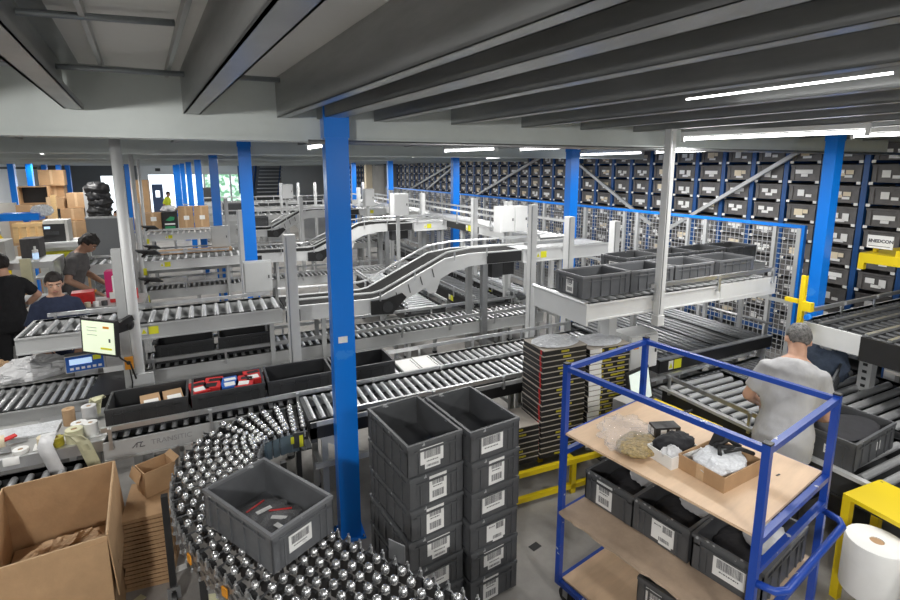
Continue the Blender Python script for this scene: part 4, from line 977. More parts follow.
MB().cbox((0,0,.96),(.36,.03,.32), R=Rx(-12)).build('housing', 'black', t); MB().cbox((0,-.018,.96),(.32,.004,.28), R=Rx(-12)).build('screen', 'screenpale', t); MB().box((-.03,.02,0),(.03,.06,.95)).build('stand', 'steel', t)
t = thing('label_printer', 'small grey printer with white tag between carton stack and screen', 'printer', (3.22,3.02,0), 10)
MB().box((-.12,-.09,.90),(.12,.09,1.03)).build('housing', 'beige', t); MB().box((-.03,-.092,.94),(.04,-.09,.99)).build('white_tag', 'paper', t); MB().box((-.1,-.08,0),(-.05,.08,.90)).build('stand', 'dark', t)
# yellow post, bracket, and the yellow shelf with its sign
t = thing('yellow_post', 'bright yellow post with bracket and blue knob before the thick blue column', 'post', (5.35,2.88,0), 0)
MB().box((-.022,-.022,0),(.022,.022,1.95)).build('post', 'yellow', t); MB().box((-.02,.03,1.66),(.02,.16,1.70)).build('bracket', 'yellow', t); MB().box((-.03,-.10,1.60),(.03,-.02,1.69)).build('clamp', 'yellow', t); MB().cyl((-.06,-.09,1.55),(-.02,-.09,1.55),.03,12).build('knob', 'blue', t); MB().box((-.06,-.06,0),(.06,.06,.02)).build('foot_plate', 'dark', t)
t = thing('yellow_shelf', 'yellow steel ledge sticking out by the rack end, holding the sign', 'shelf', (6.9,2.2,.08), 0)
MB().box((0,-.6,1.84),(1.5,.96,1.95)).build('ledge', 'yellow', t)
MB().box((-.0,.90,1.76),(.06,.96,1.84)).build('bracket', 'yellow', t); MB().box((.02,-.6,1.95),(.06,.62,2.02)).build('rear_lip', 'yellow', t); MB().box((.9,.55,1.95),(.94,.63,2.02)).build('rear_stop', 'yellow', t)
MB().box((.25,.90,1.95),(.29,.94,2.07)).build('sign_holder', 'yellow', t); MB().box((.25,.55,1.95),(.29,.59,2.07)).build('sign_holder', 'yellow', t)
t = thing('maker_sign', 'white sign with dark lettering standing on the yellow ledge', 'sign', (6.97,3.0,2.15), 0)
MB().cbox((0,0,.02),(.012,.25,.15)).build('sign_board', 'paper', t)
text('NEDCON', .050, 'ink', t, (-.008,-.02,.03), (PI/2,0,-PI/2), 'lettering', .002)
a = MB(); a.bar((-.0065,.105,.01),(-.0065,.105,.05),.004,.010,up=(0,1,0)); a.bar((-.0065,.088,.01),(-.0065,.088,.05),.004,.010,up=(0,1,0)); a.bar((-.0065,.11,.03),(-.0065,.083,.03),.004,.008); a.build('sign_mark', 'ink', t)
a = MB(); a.box((-.007,-.1,-.032),(-.006,.11,-.026)); a.build('small_print', 'ink', t)
# jacket hanging behind the far crate, crates on the picking lane
crate('dark crate with white tags before the man in grey', (4.52,1.99,.76), 4, None, dims=(.68,.40,.235), tone='crate', labels=(('-x','small',.12),('-x','small',-.02),('-y','small',.08)))
crate('grey crate beyond the man, under the slate blue jacket', (5.42,2.74,.80), 20, None, dims=(.6,.4,.24), tone='crate', labels=())
t = thing('folded_jacket', 'slate blue jacket thrown over the crate beyond the man', 'jacket', (5.80,2.86,.80), 10)
a = lumpy((.22,.22,.20), 71, .35, 26, 16); a.v = [(p[0],p[1],max(p[2]+.16,.0)) for p in a.v]; a.build('jacket', 'navyjacket', t, smooth=True)
tag(lumpy((.31,.175,.012), 75, .1).build('dark_goods', 'blackcloth', smooth=True, loc=(4.52,1.99,.955)), 'dark goods lying in the crate before the man in grey', 'goods')

# ------------------------------------------------------------------ stacks of flat black cartons on the yellow pallet
pal = thing('yellow_pallet_frame', 'yellow steel stand carrying the flat black carton stacks', 'stand', (2.10,3.40,0), -3)
for y in (.0,.55):
    for z in (.05,.30): MB().box((0,y,z),(1.60,y+.04,z+.045)).build('side_rail', 'yellow', pal)
for x in (.0,.8,1.55): MB().box((x,.04,.30),(x+.05,.55,.34)).build('cross_rail', 'yellow', pal)
for x in (.0,.80,1.55):
    for y in (.0,.55): MB().box((x,y,0),(x+.05,y+.04,.30)).build('leg', 'yellow', pal)
def flat_meshes(w, d, h):
    a = MB(); a.box((-w/2,-d/2,0),(w/2,d/2,h-.004)); body = a.mesh('carton_body', 'black')
    a = MB(); a.box((-w/2-.003,-d/2-.003,h-.0085),(w/2+.003,d/2+.003,h-.001)); lid = a.mesh('carton_lid', 'cardin')
    a = MB(); a.box((-w*.06,-d/2-.0045,h*.25),(w*.12,-d/2-.001,h*.60)); 
    mark = a.mesh('gold_mark', 'sticker')
    a = MB(); a.box((-w/2-.0062,-d*.42,h*.1),(-w/2-.001,-d*.36,h*.95)); side = a.mesh('red_edge', 'red')
    return body, lid, mark, side
M['gold'] = mat('gold print', (0.42, 0.36, 0.03), 0.45, 0, .3, 40); M['cardin2'] = mat('grey tray edge', (0.42, 0.38, 0.33), 0.6)
FM = flat_meshes(.47,.34,.052)
FM[1].materials[0] = M['cardin2']; FM[2].materials[0] = M['gold']
def flats(x, y, z0, n, who, rz, tall=None, yellow=0, white=False):
    for k in range(n):
        t = thing('flat_carton', 'flat black carton, %s from top of the %s' % (ordinal(n-k) if n-1-k else 'topmost', who), 'carton', (x+.004*((k*5)%3-1), y+.003*((k*3)%3-1), z0+.0525*k), rz, 'flat black cartons on the yellow frame')
        inst('carton_body', FM[0], t); inst('carton_lid', FM[1], t); inst('gold_mark', FM[2], t, (-.05+.03*((k*7)%4),0,0))
        if yellow: inst('gold_mark', FM[2], t, (-.13,0,0)); inst('gold_mark', FM[2], t, (.12,0,.004))
        if white: MB().box((-.235,-.178,.006),(-.10,-.172,.046)).build('white_label', 'paper', t)
        if tall: inst('red_edge', FM[3], t)
flats(2.88, 3.66, .347, 20, 'tall left stack on the yellow stand', -3, tall=True)
flats(3.39, 3.62, .347, 19, 'white-tagged stack behind the cart corner', -4, yellow=1, white=True)
flats(2.385, 3.68, .347, 7, 'low stack beside the tall left stack', -3)
for i, (x, y, z, l) in enumerate(((2.88,3.66,1.398,'clear wrapped sheet on top of the tall black carton stack'),(3.39,3.62,1.345,'clear wrapped lid on top of the white-tagged carton stack'))):
    tag(lumpy((.23,.165,.006), 81+i, .15).build('wrap_sheet', 'wrap', smooth=True, loc=(x,y,z+.008)), l, 'wrap', None)

# ------------------------------------------------------------------ cardboard things on the floor
t = thing('big_carton', 'large open cardboard box with crumpled kraft paper inside', 'carton', (-1.00,3.66,0), 5)
w_, d_, h_ = .315, .45, .89; q = .008
a = MB(); a.box((-w_,-d_,0),(w_,d_,.01)); a.box((-w_,-d_,.01),(w_,-d_+q,h_)); a.box((-w_,d_-q,.01),(w_,d_,h_)); a.box((-w_,-d_+q,.01),(-w_+q,d_-q,h_)); a.box((w_-q,-d_+q,.01),(w_,d_-q,h_)); a.build('box_body', 'card', t)
a = MB(); 
for (x0,y0,x1,y1) in ((-w_,-d_,w_,-d_+q),(-w_,d_-q,w_,d_),(-w_,-d_,-w_+q,d_),(w_-q,-d_,w_,d_)): a.box((x0,y0,h_),(x1,y1,h_+.003))
a.build('cut_edge', 'cardin', t)
MB().box((w_-.11,-d_-.002,.0),(w_-.0,-d_,h_-.03)).build('side_flap', 'card', t)
a = MB(); a.add([(w_,-d_,h_),(w_,d_,h_-.0),(w_+.03,d_-.02,h_-.42),(w_+.02,-d_+.02,h_-.42),(w_+.006,-d_,h_),(w_+.006,d_,h_),(w_+.036,d_-.02,h_-.42),(w_+.026,-d_+.02,h_-.42)],[(0,1,2,3),(7,6,5,4),(0,4,5,1),(3,2,6,7),(0,3,7,4),(1,5,6,2)]); a.build('hanging_flap', 'card', t)
for i, (x, y, r, l) in enumerate(((-1.06,3.72,15,'crumpled brown kraft paper in the big box'),(-.90,3.58,-30,'second twist of kraft paper nearer the big box corner'))):
    a = lumpy((.22,.10,.08), 91+i, .8); tag(a.build('kraft_paper', 'kraft', loc=(x,y,.50), rot=(.15,-.2,math.radians(r))), l, 'packing paper', 'kraft paper in the big box')
MB().box((-w_+.02,-d_+.02,.01),(w_-.02,d_-.02,.42)).build('paper_fill', 'kraft', t)
for k in range(17):
    t = MB().box((-.16+random.uniform(-.012,.012),-.30,.0),(.15+random.uniform(-.012,.012),.16+random.uniform(-.01,.02),.026)).build('flat_cardboard', 'card', loc=(-.515,4.15,.0335*k), rot=(0,0,math.radians(-4+random.uniform(-2,2))))
    tag(t, 'flattened cardboard sheet, %s from the top of the floor stack' % ('topmost' if k == 16 else ORD[16-k]), 'cardboard', 'flattened cartons on the floor')
t = thing('small_open_carton', 'small open brown carton standing on the flattened cardboard stack', 'carton', (-.48,4.20,.566), 25)
a = MB(); a.box((-.11,-.09,0),(.11,.09,.006)); a.box((-.11,-.09,.006),(-.104,.09,.20)); a.box((.104,-.09,.006),(.11,.09,.20)); a.box((-.104,-.09,.006),(.104,-.084,.20)); a.box((-.104,.084,.006),(.104,.09,.20)); a.build('carton_body', 'card', t)
MB().cbox((.125,0,.21),(.05,.17,.005), R=Ry(-35)).build('flap', 'card', t); MB().cbox((-.14,.0,.17),(.08,.17,.005), R=Ry(-70)).build('flap', 'card', t)
for i, (x, y, r, m, l) in enumerate(((-.36,3.95,10,'paper','white paper scrap on the floor by the caster'),(-.62,3.75,40,'liner','yellow-green scrap on the floor beside the big box'),(-.14,3.55,-15,'liner','yellowish scrap on the floor behind the black leg'),(-.3,4.1,30,'paper','pale scrap on the floor behind the caster'),(-.1,3.75,60,'liner','larger yellowed scrap under the skate wheels'),(-.02,4.4,20,'kraft','brown cardboard scrap under the curved conveyor'),(.25,4.0,0,'paper','pale scrap under the conveyor bend'),(2.2,2.95,12,'dark','dark scrap on the floor by the yellow frame'))):
    tag(MB().cbox((x,y,.003),(.09,.06,.004), R=Rz(r)).build('floor_scrap', m), l, 'scrap', 'scraps on the floor')

# ------------------------------------------------------------------ packing bench
b = thing('packing_bench', 'packing bench littered with label rolls and tape beside the big box', 'bench', (-2.45,4.62,0), 0)
MB().box((0,0,.82),(1.60,.60,.85)).build('bench_top', 'bench', b); MB().box((-.0,-.03,.76),(1.60,0,.85)).build('front_edge', 'alu', b)
for x in (.05,1.5):
    for y in (.03,.52): MB().box((x,y,0),(x+.05,y+.05,.82)).build('leg', 'frame', b)
MB().box((1.05,.42,.85),(1.6,.60,.87)).build('raised_strip', 'alu', b)
BZ = .851
def lroll(x, y, r, h, m, label, z=BZ, tilt=0):
    t = thing('label_roll', label, 'label roll', (x, y, z), 20)
    a = MB(); n = 24
    rg = lambda q, z_: [(q*math.cos(2*PI*k/n), q*math.sin(2*PI*k/n), z_) for k in range(n)]
    rs = [rg(r*.36,0), rg(r*.36,h), rg(r,h), rg(r,0)]
    a.add([p for g in rs for p in g], [(i*n+k, i*n+(k+1)%n, ((i+1) % 4)*n+(k+1)%n, ((i+1) % 4)*n+k) for i in range(4) for k in range(n)])
    o = a.build('roll', m, t, smooth=True); o.data.set_sharp_from_angle(angle=.6)
    o = MB().tube([(0,0,.001),(0,0,h-.004)], r*.35, 16).build('core', 'card', t, smooth=True)
    return t
lroll(-1.05,4.80,.055,.10,'paper','white label roll standing upright near the bench corner')
lroll(-1.17,4.66,.045,.07,'gold','yellow label roll upright in the middle of the roll group')
lroll(-1.06,4.68,.06,.105,'liner','pale label roll with trailing strip in front of the yellow one')
lroll(-1.27,4.72,.042,.07,'cream','cream label roll on the far left of the group')
lroll(-1.40,4.66,.05,.03,'paper','flat white tape roll with dark core on the bench')
lroll(-.96,4.74,.05,.11,'paper','white label roll at the bench end by the crate line')
lroll(-1.16,5.03,.045,.14,'kraft','upright brown paper roll at the back of the bench')
lroll(-1.02,5.05,.055,.13,'bag','white bubble roll at the back bench corner')
def strip(label, pts, w, m='liner', nm='backing_strip'):
    a = MB(); vs = []
    for (x, y, z, tw) in pts:
        c, s_ = math.cos(math.radians(tw)), math.sin(math.radians(tw)); vs += [(x-w/2*c, y-w/2*s_, z), (x+w/2*c, y+w/2*s_, z)]
    n = len(pts); th = [(p[0], p[1]+.002, p[2]+.001) for p in vs]
    a.add(vs+th, [(2*i,2*i+1,2*i+3,2*i+2) for i in range(n-1)]+[(2*n+2*i+2,2*n+2*i+3,2*n+2*i+1,2*n+2*i) for i in range(n-1)]+[(2*i,2*i+2,2*n+2*i+2,2*n+2*i) for i in range(n-1)]+[(2*i+1,2*n+2*i+1,2*n+2*i+3,2*i+3) for i in range(n-1)])
    return tag(a.build(nm, m, smooth=True), label, 'paper strip')
strip('glossy pale backing strip hanging over the bench edge', [(-1.23,4.72,.94,10),(-1.22,4.66,.945,5),(-1.23,4.58,.90,0),(-1.20,4.56,.80,0),(-1.17,4.55,.70,-5),(-1.14,4.57,.60,-10)], .10, 'bag')
strip('yellowed backing strip falling from the pale label roll', [(-1.10,4.62,.95,-20),(-1.04,4.60,.93,-10),(-.99,4.575,.88,0),(-.96,4.565,.78,5),(-.93,4.57,.66,5),(-.92,4.58,.56,0)], .09)
strip('yellow-green strip standing behind the brown roll', [(-1.0,5.10,.86,0),(-.99,5.12,.95,10),(-.97,5.13,1.02,25),(-.94,5.10,1.0,40)], .10)
strip('white paper slip curling on the bench edge', [(-1.44,4.60,.853,0),(-1.44,4.58,.853,0),(-1.44,4.575,.80,0)], .10, 'paper')
t = thing('tape_dispenser', 'red and grey hand tape dispenser lying on the bench', 'tape dispenser', (-1.56,4.80,BZ), 15)
MB().cyl((-.03,0,.05),(.03,0,.05),.05,18).build('tape', 'cream', t); a = MB(); a.bar((-.06,-.03,.05),(.10,.02,.07),.05,.012); a.bar((-.05,.0,.02),(-.07,.08,.10),.04,.015); a.build('frame', 'red', t); MB().bar((.05,0,.04),(.16,.01,.02),.03,.03).build('handle', 'steel', t)
t = thing('tape_gun', 'dark tape gun with grey handle lying on the bench edge', 'tape gun', (-1.66,4.68,BZ), -5)
MB().cyl((0,-.02,.05),(0,.04,.05),.045,16).build('wheel', 'dark', t); MB().bar((.03,.0,.03),(.19,.03,.03),.04,.035).build('handle', 'steel', t)
t = thing('small_brown_box', 'small brown box on the bench beside the tape gun', 'box', (-1.82,4.74,BZ), 8); MB().box((-.08,-.06,0),(.06,.06,.07)).build('box', 'card', t); MB().box((-.02,-.0605,0),(.02,-.06,.07)).build('tape_strip', 'red', t)
tag(MB().cbox((-1.45,5.0,BZ+.012),(.45,.22,.02)).build('parcel_mailer', 'wrap'), 'pale flat mailer bag at the back of the bench', 'mailer')
tag(MB().cbox((-1.08,4.72,BZ+.003),(.5,.12,.004), R=Rz(6)).build('paper_sheet', 'paper'), 'white sheet under the label rolls', 'paper sheet')

# ------------------------------------------------------------------ weighing station behind the roller lane
t = table('station_table', 'grey table strip carrying the scale and white bag behind the roller lane', (-2.6,6.22,0), 0, 1.75, .5, .86, top='bench', leg='frame')
t = thing('scale_indicator', 'weighing scale indicator with blue front and lit display', 'scale', (-1.23,6.20,.862), 6)
MB().box((-.17,-.04,.06),(.17,.06,.24)).build('housing', 'beige', t); MB().box((-.16,-.045,.07),(.16,-.04,.23)).build('front_panel', 'bluep', t); MB().box((-.13,-.048,.145),(.06,-.045,.205)).build('display', 'lcd', t)
for k in range(6): MB().box((-.13+.048*k,-.048,.09),(-.10+.048*k,-.045,.115)).build('button', 'paper', t)
MB().box((.07,-.048,.17),(.14,-.045,.22)).build('yellow_sticker', 'sticker', t); MB().box((-.10,-.02,0),(.10,.04,.06)).build('foot', 'steel', t)
M['bluep'].node_tree.nodes['Principled BSDF'].inputs['Roughness'].default_value = .4
t = thing('touch_monitor', 'touch monitor with pale yellow-green display on the white pole', 'monitor', (-.945,5.44,1.47), 0)
R = Rz(-42) @ Rx(-3)
MB().cbox((0,0,0),(.42,.035,.335), R=R).build('bezel', 'black', t); MB().cbox(R @ V((0,-.019,0)),(.38,.004,.295), R=R).build('screen', 'screen', t)
MB().cbox(R @ V((.10,-.022,.10)),(.07,.003,.02), R=R).build('orange_button', 'orange', t); MB().cbox(R @ V((.09,-.022,-.10)),(.13,.003,.018), R=R).build('yellow_line', 'sticker', t); MB().cbox(R @ V((.135,-.022,-.02)),(.02,.003,.035), R=R).build('icon', 'ink', t)
for zz in (.09,.06,.02): MB().cbox(R @ V((-.07,-.022,zz)),(.12,.003,.006), R=R).build('text_line', 'beige', t)
a = MB(); a.bar(R @ V((.02,.03,.02)),(.22,.16,.03),.05,.06); a.bar(R @ V((.08,.03,.06)),(.25,.10,.13),.05,.05); a.ell((.22,.15,.05),(.04,.04,.06)); a.build('mount_arm', 'black', t)
MB().tube([(.10,.03,-.12),(.13,.06,-.25),(.20,.10,-.34),(.23,.12,-.5)], .008, 6).build('cable', 'black', t, smooth=True)
t = thing('button_box', 'yellow emergency button box fixed on the white pole', 'button box', (-.76,5.575,1.14), 0)
MB().box((-.035,-.03,-.06),(.035,.0,.06)).build('housing', 'orange', t); MB().cyl((0,-.045,.01),(0,-.03,.01),.018,14).build('button', 'black', t); MB().tube([(0,-.01,-.06),(.01,-.01,-.2),(.0,-.01,-.3)], .006, 6).build('cable', 'black', t)
t = thing('plastic_bag', 'crumpled white plastic bag on the table by the scale', 'bag', (-1.72,6.38,.862), 10)
a = lumpy((.30,.16,.10), 101, .6, 40, 24); a.v = [(p[0],p[1],max(p[2],-.09)+.09) for p in a.v]; a.build('bag', 'bag', t)
t = thing('kraft_bag', 'crumpled brown paper at the far end of the scale table', 'paper', (-2.05,6.42,.862), 0); a = lumpy((.13,.10,.12), 103, .5, 30, 18); a.v = [(p[0],p[1],max(p[2],-.1)+.1) for p in a.v]; a.build('paper', 'kraft', t)
t = thing('grey_tray', 'grey tray behind the white plastic bag', 'tray', (-2.0,6.3,.862), 0); MB().box((-.22,-.06,0),(.12,.06,.13)).build('tray', 'beige', t)
t = thing('hand_tool', 'long black hand tool lying before the white bag', 'tool', (-1.75,6.27,.862), 4); MB().tube([(-.2,0,.03),(0,.01,.035),(.2,.03,.03)], [.028,.02,.024], 8).build('tool_body', 'black', t, smooth=True)
t = thing('jar', 'small jar with red lid at the table end', 'jar', (-2.02,6.25,.99), 0); MB().cyl((0,0,0),(0,0,.10),.045,14).build('glass', 'beige', t); MB().cyl((0,0,.10),(0,0,.12),.046,14).build('lid', 'red', t)
t = thing('document_tray', 'white paper stack right beside the scale', 'papers', (-.98,6.28,.862), 0); MB().box((-.10,-.1,0),(.12,.1,.06)).build('paper_stack', 'paper', t); MB().box((-.1,-.1,.06),(.12,.1,.064)).build('top_sheet', 'bench', t)
# ------------------------------------------------------------------ people
def person(label, loc, rz, s=1.0, lean=0, head=(0,0), top='tgrey', legs='trouser', hair='hair', skin='skin', larm=None, rarm=None, vox=.009, sleeve=.75, hairlen=0, curly=0, group=None, crouch=0, glove=None, tilt=0):
    t = thing('person', label, 'person', loc, rz, group); t.rotation_euler.y = math.radians(tilt)
    t.scale = (s, s, s)
    Rl = Rx(-lean); hipc = V((0,0,.92))
    def up(p): return Rl @ (V(p)-hipc)+hipc
    Rh = Rz(head[1]) @ Rx(-head[0]); nk = V((0,.01,1.545))
    def hd(p): return up(Rh @ (V(p)-nk)+nk)
    RR = Rl @ Rh
    n = 20
    def ring(z, a, b, yo=0, infl=0):
        return [up((( a+infl)*math.cos(2*PI*k/n)*(1-.08*abs(math.sin(4*PI*k/n))), yo+(b+infl)*math.sin(2*PI*k/n), z)) if z > .9 else V(((a+infl)*math.cos(2*PI*k/n), yo+(b+infl)*math.sin(2*PI*k/n), z)) for k in range(n)]
    tor = [(.84,.145,.105,0),(.92,.170,.120,-.005),(1.0,.160,.112,0),(1.08,.145,.105,.005),(1.2,.162,.115,.005),(1.32,.172,.122,0),(1.40,.172,.112,-.008),(1.45,.150,.092,-.012),(1.49,.110,.075,-.012),(1.52,.074,.064,-.008)]
    b = MB()
    b.rings([ring(*r) for r in tor])
    b.tube([up((0,-.01,1.46)), up((0,-.002,1.53)), hd((0,.012,1.60))], [.068,.061,.060], 14)
    # head
    b.ell(hd((0,.0,1.675)), (.076,.097,.100), RR, 18, 12); b.ell(hd((0,.030,1.625)), (.060,.072,.075), RR, 16, 10); b.ell(hd((0,.062,1.583)), (.034,.034,.026), RR)
    b.ell(hd((0,.103,1.640)), (.013,.020,.020), RR, 10, 7); b.tube([hd((0,.090,1.675)), hd((0,.108,1.645))], [.009,.013], 8)
    for sx in (-1,1):
        b.ell(hd((sx*.078,-.002,1.652)), (.010,.022,.032), RR @ Rz(sx*-15), 10, 8)
        b.ell(hd((sx*.030,.083,1.690)), (.022,.012,.008), RR, 8, 6)
    sh = {}
    def arm(sx, el, ha):
        s0 = up((sx*.160,-.012,1.400)); e = V(el); h = V(ha)
        b.ell(s0, (.062,.060,.062)); b.tube([s0, s0.lerp(e,.45), e], [.057,.050,.042], 14); b.ell(e, (.042,.042,.042)); b.tube([e, e.lerp(h,.3), h], [.041,.043,.028], 14)
        # hand: palm, four unequal bent fingers and a thumb off the side
        d = (h-e).normalized(); side = V((-sx,0,0)); side = (side-d*side.dot(d)).normalized(); nrm = d.cross(side)
        if nrm.z > 0: nrm = -nrm
        Rm = Matrix((side, d, nrm)).transposed()
        pc = h+d*.05; b.ell(pc, (.040,.052,.017), Rm, 12, 8); b.tube([h-d*.01, h+d*.03], [.027,.028], 10)
        for q, (off, ln) in enumerate(((.030,.070),(.010,.080),(-.011,.075),(-.030,.058))):
            a0 = pc+side*off+d*.035; a1 = a0+d*ln*.45+nrm*.006; a2 = a1+d*ln*.28+nrm*.020; a3 = a2+d*ln*.12+nrm*.024
            b.tube([a0,a1,a2,a3], [.0095,.009,.0082,.0068], 8); b.ell(a3, (.0068,)*3, None, 8, 6)
        t0 = h+d*.03+side*.030; t1 = t0+side*.028+d*.026+nrm*.010; t2 = t1+d*.030+side*.004+nrm*.012
        b.tube([t0,t1,t2], [.013,.011,.0085], 8); b.ell(t2, (.0085,)*3, None, 8, 6)
        return s0, e, h
    larm = larm or ((-.25,.02,1.10), (-.22,.16,.88)); rarm = rarm or ((.25,.02,1.10), (.22,.16,.88))
    A = [arm(-1,*larm), arm(1,*rarm)]
    for sx in (-1,1):
        hp, kn, an = V((sx*.088,0,.87)), V((sx*.095,.015,.48)), V((sx*.10,-.01,.09))
        b.tube([hp, hp.lerp(kn,.5), kn], [.088,.075,.056], 14); b.ell(kn, (.056,)*3); b.tube([kn, kn.lerp(an,.35), an], [.054,.056,.038], 14)
        b.ell((sx*.10,.05,.045), (.042,.11,.04))
    body = b.build('body', skin, t, smooth=True)
    m = body.modifiers.new('remesh','REMESH'); m.mode = 'VOXEL'; m.voxel_size = vox; m.use_smooth_shade = True
    m = body.modifiers.new('smooth','SMOOTH'); m.factor = .5; m.iterations = 3
    # face details
    for sx in (-1,1):
        e = MB().ell(hd((sx*.031,.086,1.668)), (.011,.006,.0055), RR, 10, 7).build('eye', 'eye', t, smooth=True)
        MB().ell(hd((sx*.031,.0935,1.668)), (.0052,.003,.0055), RR, 8, 6).build('iris', 'black', e)
        MB().tube([hd((sx*.012,.096,1.690)), hd((sx*.030,.097,1.697)), hd((sx*.052,.083,1.690))], .0048, 6).build('eyebrow', hair if hair != 'hairgrey' else 'hair', t)
    MB().ell(hd((0,.099,1.605)), (.024,.009,.007), RR, 12, 6).build('mouth', 'lip', t, smooth=True)
    # hair: shell over the skull, open towards the face
    hb = MB(); hr = (.083,.104,.108+hairlen*.4); nu, nv = 32, 18; c = V((0,-.006,1.683)); vs = []; rows = []
    hb.ell((0,0,0), hr, None, nu, nv)
    keep = []
    for f in hb.f:
        cc = sum((V(hb.v[i]) for i in f), V())/len(f)
        lim = .022 if cc.y > .045 else (-.025 if cc.y > -.035 else -.078-hairlen)
        if cc.z > lim and not (cc.y > .06 and cc.z < .045): keep.append(f)
    hv = []
    for p in hb.v:
        v = V(p); nn = noise.noise(v*28+V((s*9,3,1))); nn += .6*noise.noise(v*70); v = v*(1+(.035+.22*curly)*nn+ .10*curly); hv.append(hd(v+c))
    hb.v = [tuple(p) for p in hv]; hb.f = keep; hb.mi = [0]*len(keep)
    ho = hb.build('hair', hair, t, smooth=True); so = ho.modifiers.new('solid','SOLIDIFY'); so.thickness = .014; so.offset = -1
    # shirt
    c_ = MB()
    c_.rings([ring(z, a, bb, yo, .014+(.014 if z < 1.1 else .004)) for (z, a, bb, yo) in [(.80,.158,.120,.0)]+tor[1:9]]+[ring(1.515,.080,.068,-.010,.004)])
    for (s0, e, h), sx in zip(A, (-1,1)):
        c_.ell(s0, (.070,.068,.068)); en = s0.lerp(e, sleeve); c_.tube([s0, s0.lerp(e,sleeve*.5), en], [.068,.067,.066], 16)
    sh = c_.build('shirt', top, t, smooth=True)
    m = sh.modifiers.new('remesh','REMESH'); m.mode = 'VOXEL'; m.voxel_size = .013; m.use_smooth_shade = True
    m = sh.modifiers.new('smooth','SMOOTH'); m.factor = .5; m.iterations = 4
    tx = bpy.data.textures.new('folds','CLOUDS'); tx.noise_scale = .11
    m = sh.modifiers.new('folds','DISPLACE'); m.texture = tx; m.strength = .026; m.mid_level = .5
    # trousers and shoes
    d_ = MB(); d_.rings([ring(z, a, bb, yo, .002) for (z, a, bb, yo) in tor[:3]])
    for sx in (-1,1): d_.tube([(sx*.083,0,.88),(sx*.093,.005,.66),(sx*.096,.015,.48),(sx*.10,-.005,.28),(sx*.10,-.005,.10)], [.094,.090,.078,.070,.064], 16)
    tr = d_.build('trousers', legs, t, smooth=True)
    m = tr.modifiers.new('remesh','REMESH'); m.mode = 'VOXEL'; m.voxel_size = .015; m.use_smooth_shade = True
    m = tr.modifiers.new('smooth','SMOOTH'); m.factor = .5; m.iterations = 3
    for sx in (-1,1):
        e_ = MB(); e_.ell((sx*.10,.05,.05), (.052,.135,.05)); e_.v = [(p[0],p[1],max(p[2],0.0)) for p in e_.v]; e_.build('shoe', 'black', t, smooth=True)
    if glove:
        h = A[1][2]; e = A[1][1]; d = (h-e).normalized()
        MB().tube([h-d*.05, h-d*.03], .034, 12).build('wristband', 'orange', t)
    return t
person('man in a grey t-shirt with greying hair, seen from behind, working at the picking conveyor', (3.83,2.155,0), -60, 1.05, lean=18, head=(26,8), tilt=3.5, top='tgrey', hair='hairgrey',
       larm=((-.255,.16,1.12),(-.17,.40,.98)), rarm=((.255,.17,1.11),(.20,.42,.97)), vox=.008)
person('young man in navy t-shirt with short dark hair, looking down behind the raised rollers', (-1.60,7.05,0), -166, 1.045, lean=4, head=(14,0), top='tnavy', hair='hair',
       larm=((-.27,.02,1.13),(-.16,.30,1.0)), rarm=((.27,.02,1.13),(.16,.30,1.0)), vox=.009)
person('man in a black t-shirt seen from behind at the picture\'s edge', (-2.45,8.5,0), 28, 1.06, lean=2, head=(8,10), top='tblack', legs='tblack', hair='hair',
       rarm=((.33,.05,1.20),(.20,.26,1.0)), vox=.012)
person('man with curly dark hair and charcoal shirt, bending over work between the lines', (-2.03,9.6,0), -100, 1.17, lean=22, head=(24,0), top='tshade', skin='skindark', hair='hair', curly=1,
       larm=((-.26,.16,1.14),(-.16,.42,.98)), rarm=((.28,.14,1.14),(.22,.44,.94)), vox=.012, glove=True)
person('far worker in a hi-vis yellow vest beside the black stack', (-2.13,16.4,0), 150, 1.06, top='vest', hair='hair', vox=.016)
person('farther worker in yellow top standing near the blue door', (-1.7,30,0), -120, 1.05, lean=10, top='vest', hair='hair', skin='skindark', vox=.02)

# ------------------------------------------------------------------ the packing area beyond the lines
def boxthing(name, label, cat, lo, hi, m, rz=0, group=None, seam=True, body='box'):
    c = ((lo[0]+hi[0])/2, (lo[1]+hi[1])/2, lo[2]); t = thing(name, label, cat, c, rz, group)
    w, d, h = (hi[0]-lo[0])/2, (hi[1]-lo[1])/2, hi[2]-lo[2]
    MB().box((-w,-d,0),(w,d,h)).build(body, m, t)
    if seam: MB().box((-.025,-d-.002,h*.1),(.025,-d,h)).build('packing_tape', 'cardin', t)
    return t
# pallet-high pile of cartons
pile = [((-4.0,15,0),(-3.2,15.8,1.2),'plain carton low in the pile behind the blue trolley'),((-3.15,15,0),(-2.58,15.7,1.75),'tall plain carton at the pile\'s aisle side'),((-3.1,15.1,1.76),(-2.62,15.7,2.05),'carton with white label on the tall plain carton'),
        ((-2.98,15.15,2.06),(-2.62,15.6,2.42),'small square carton at the top of the aisle side'),((-3.35,15.2,2.05),(-3.02,15.6,2.32),'golden brown small carton in the pile middle'),((-4.1,15.05,1.22),(-3.45,15.7,1.85),'wide carton over the blue trolley'),
        ((-3.95,15.1,1.86),(-3.35,15.7,2.16),'wide carton under the dark open box'),((-3.55,15.5,2.6),(-3.05,15.9,2.98),'topmost light carton of the pile'),((-3.45,15.65,2.16),(-3.1,16.0,2.6),'carton standing behind the dark open box')]
for i, (lo, hi, l) in enumerate(pile): boxthing('carton', l, 'carton', lo, hi, 'card', (0,2,-3,4,-5,2,0,3,0)[i], 'cartons of the far pile')
t = thing('dark_open_box', 'open carton with dark inside high on the far pile', 'carton', (-3.6,15.3,2.17), 0)
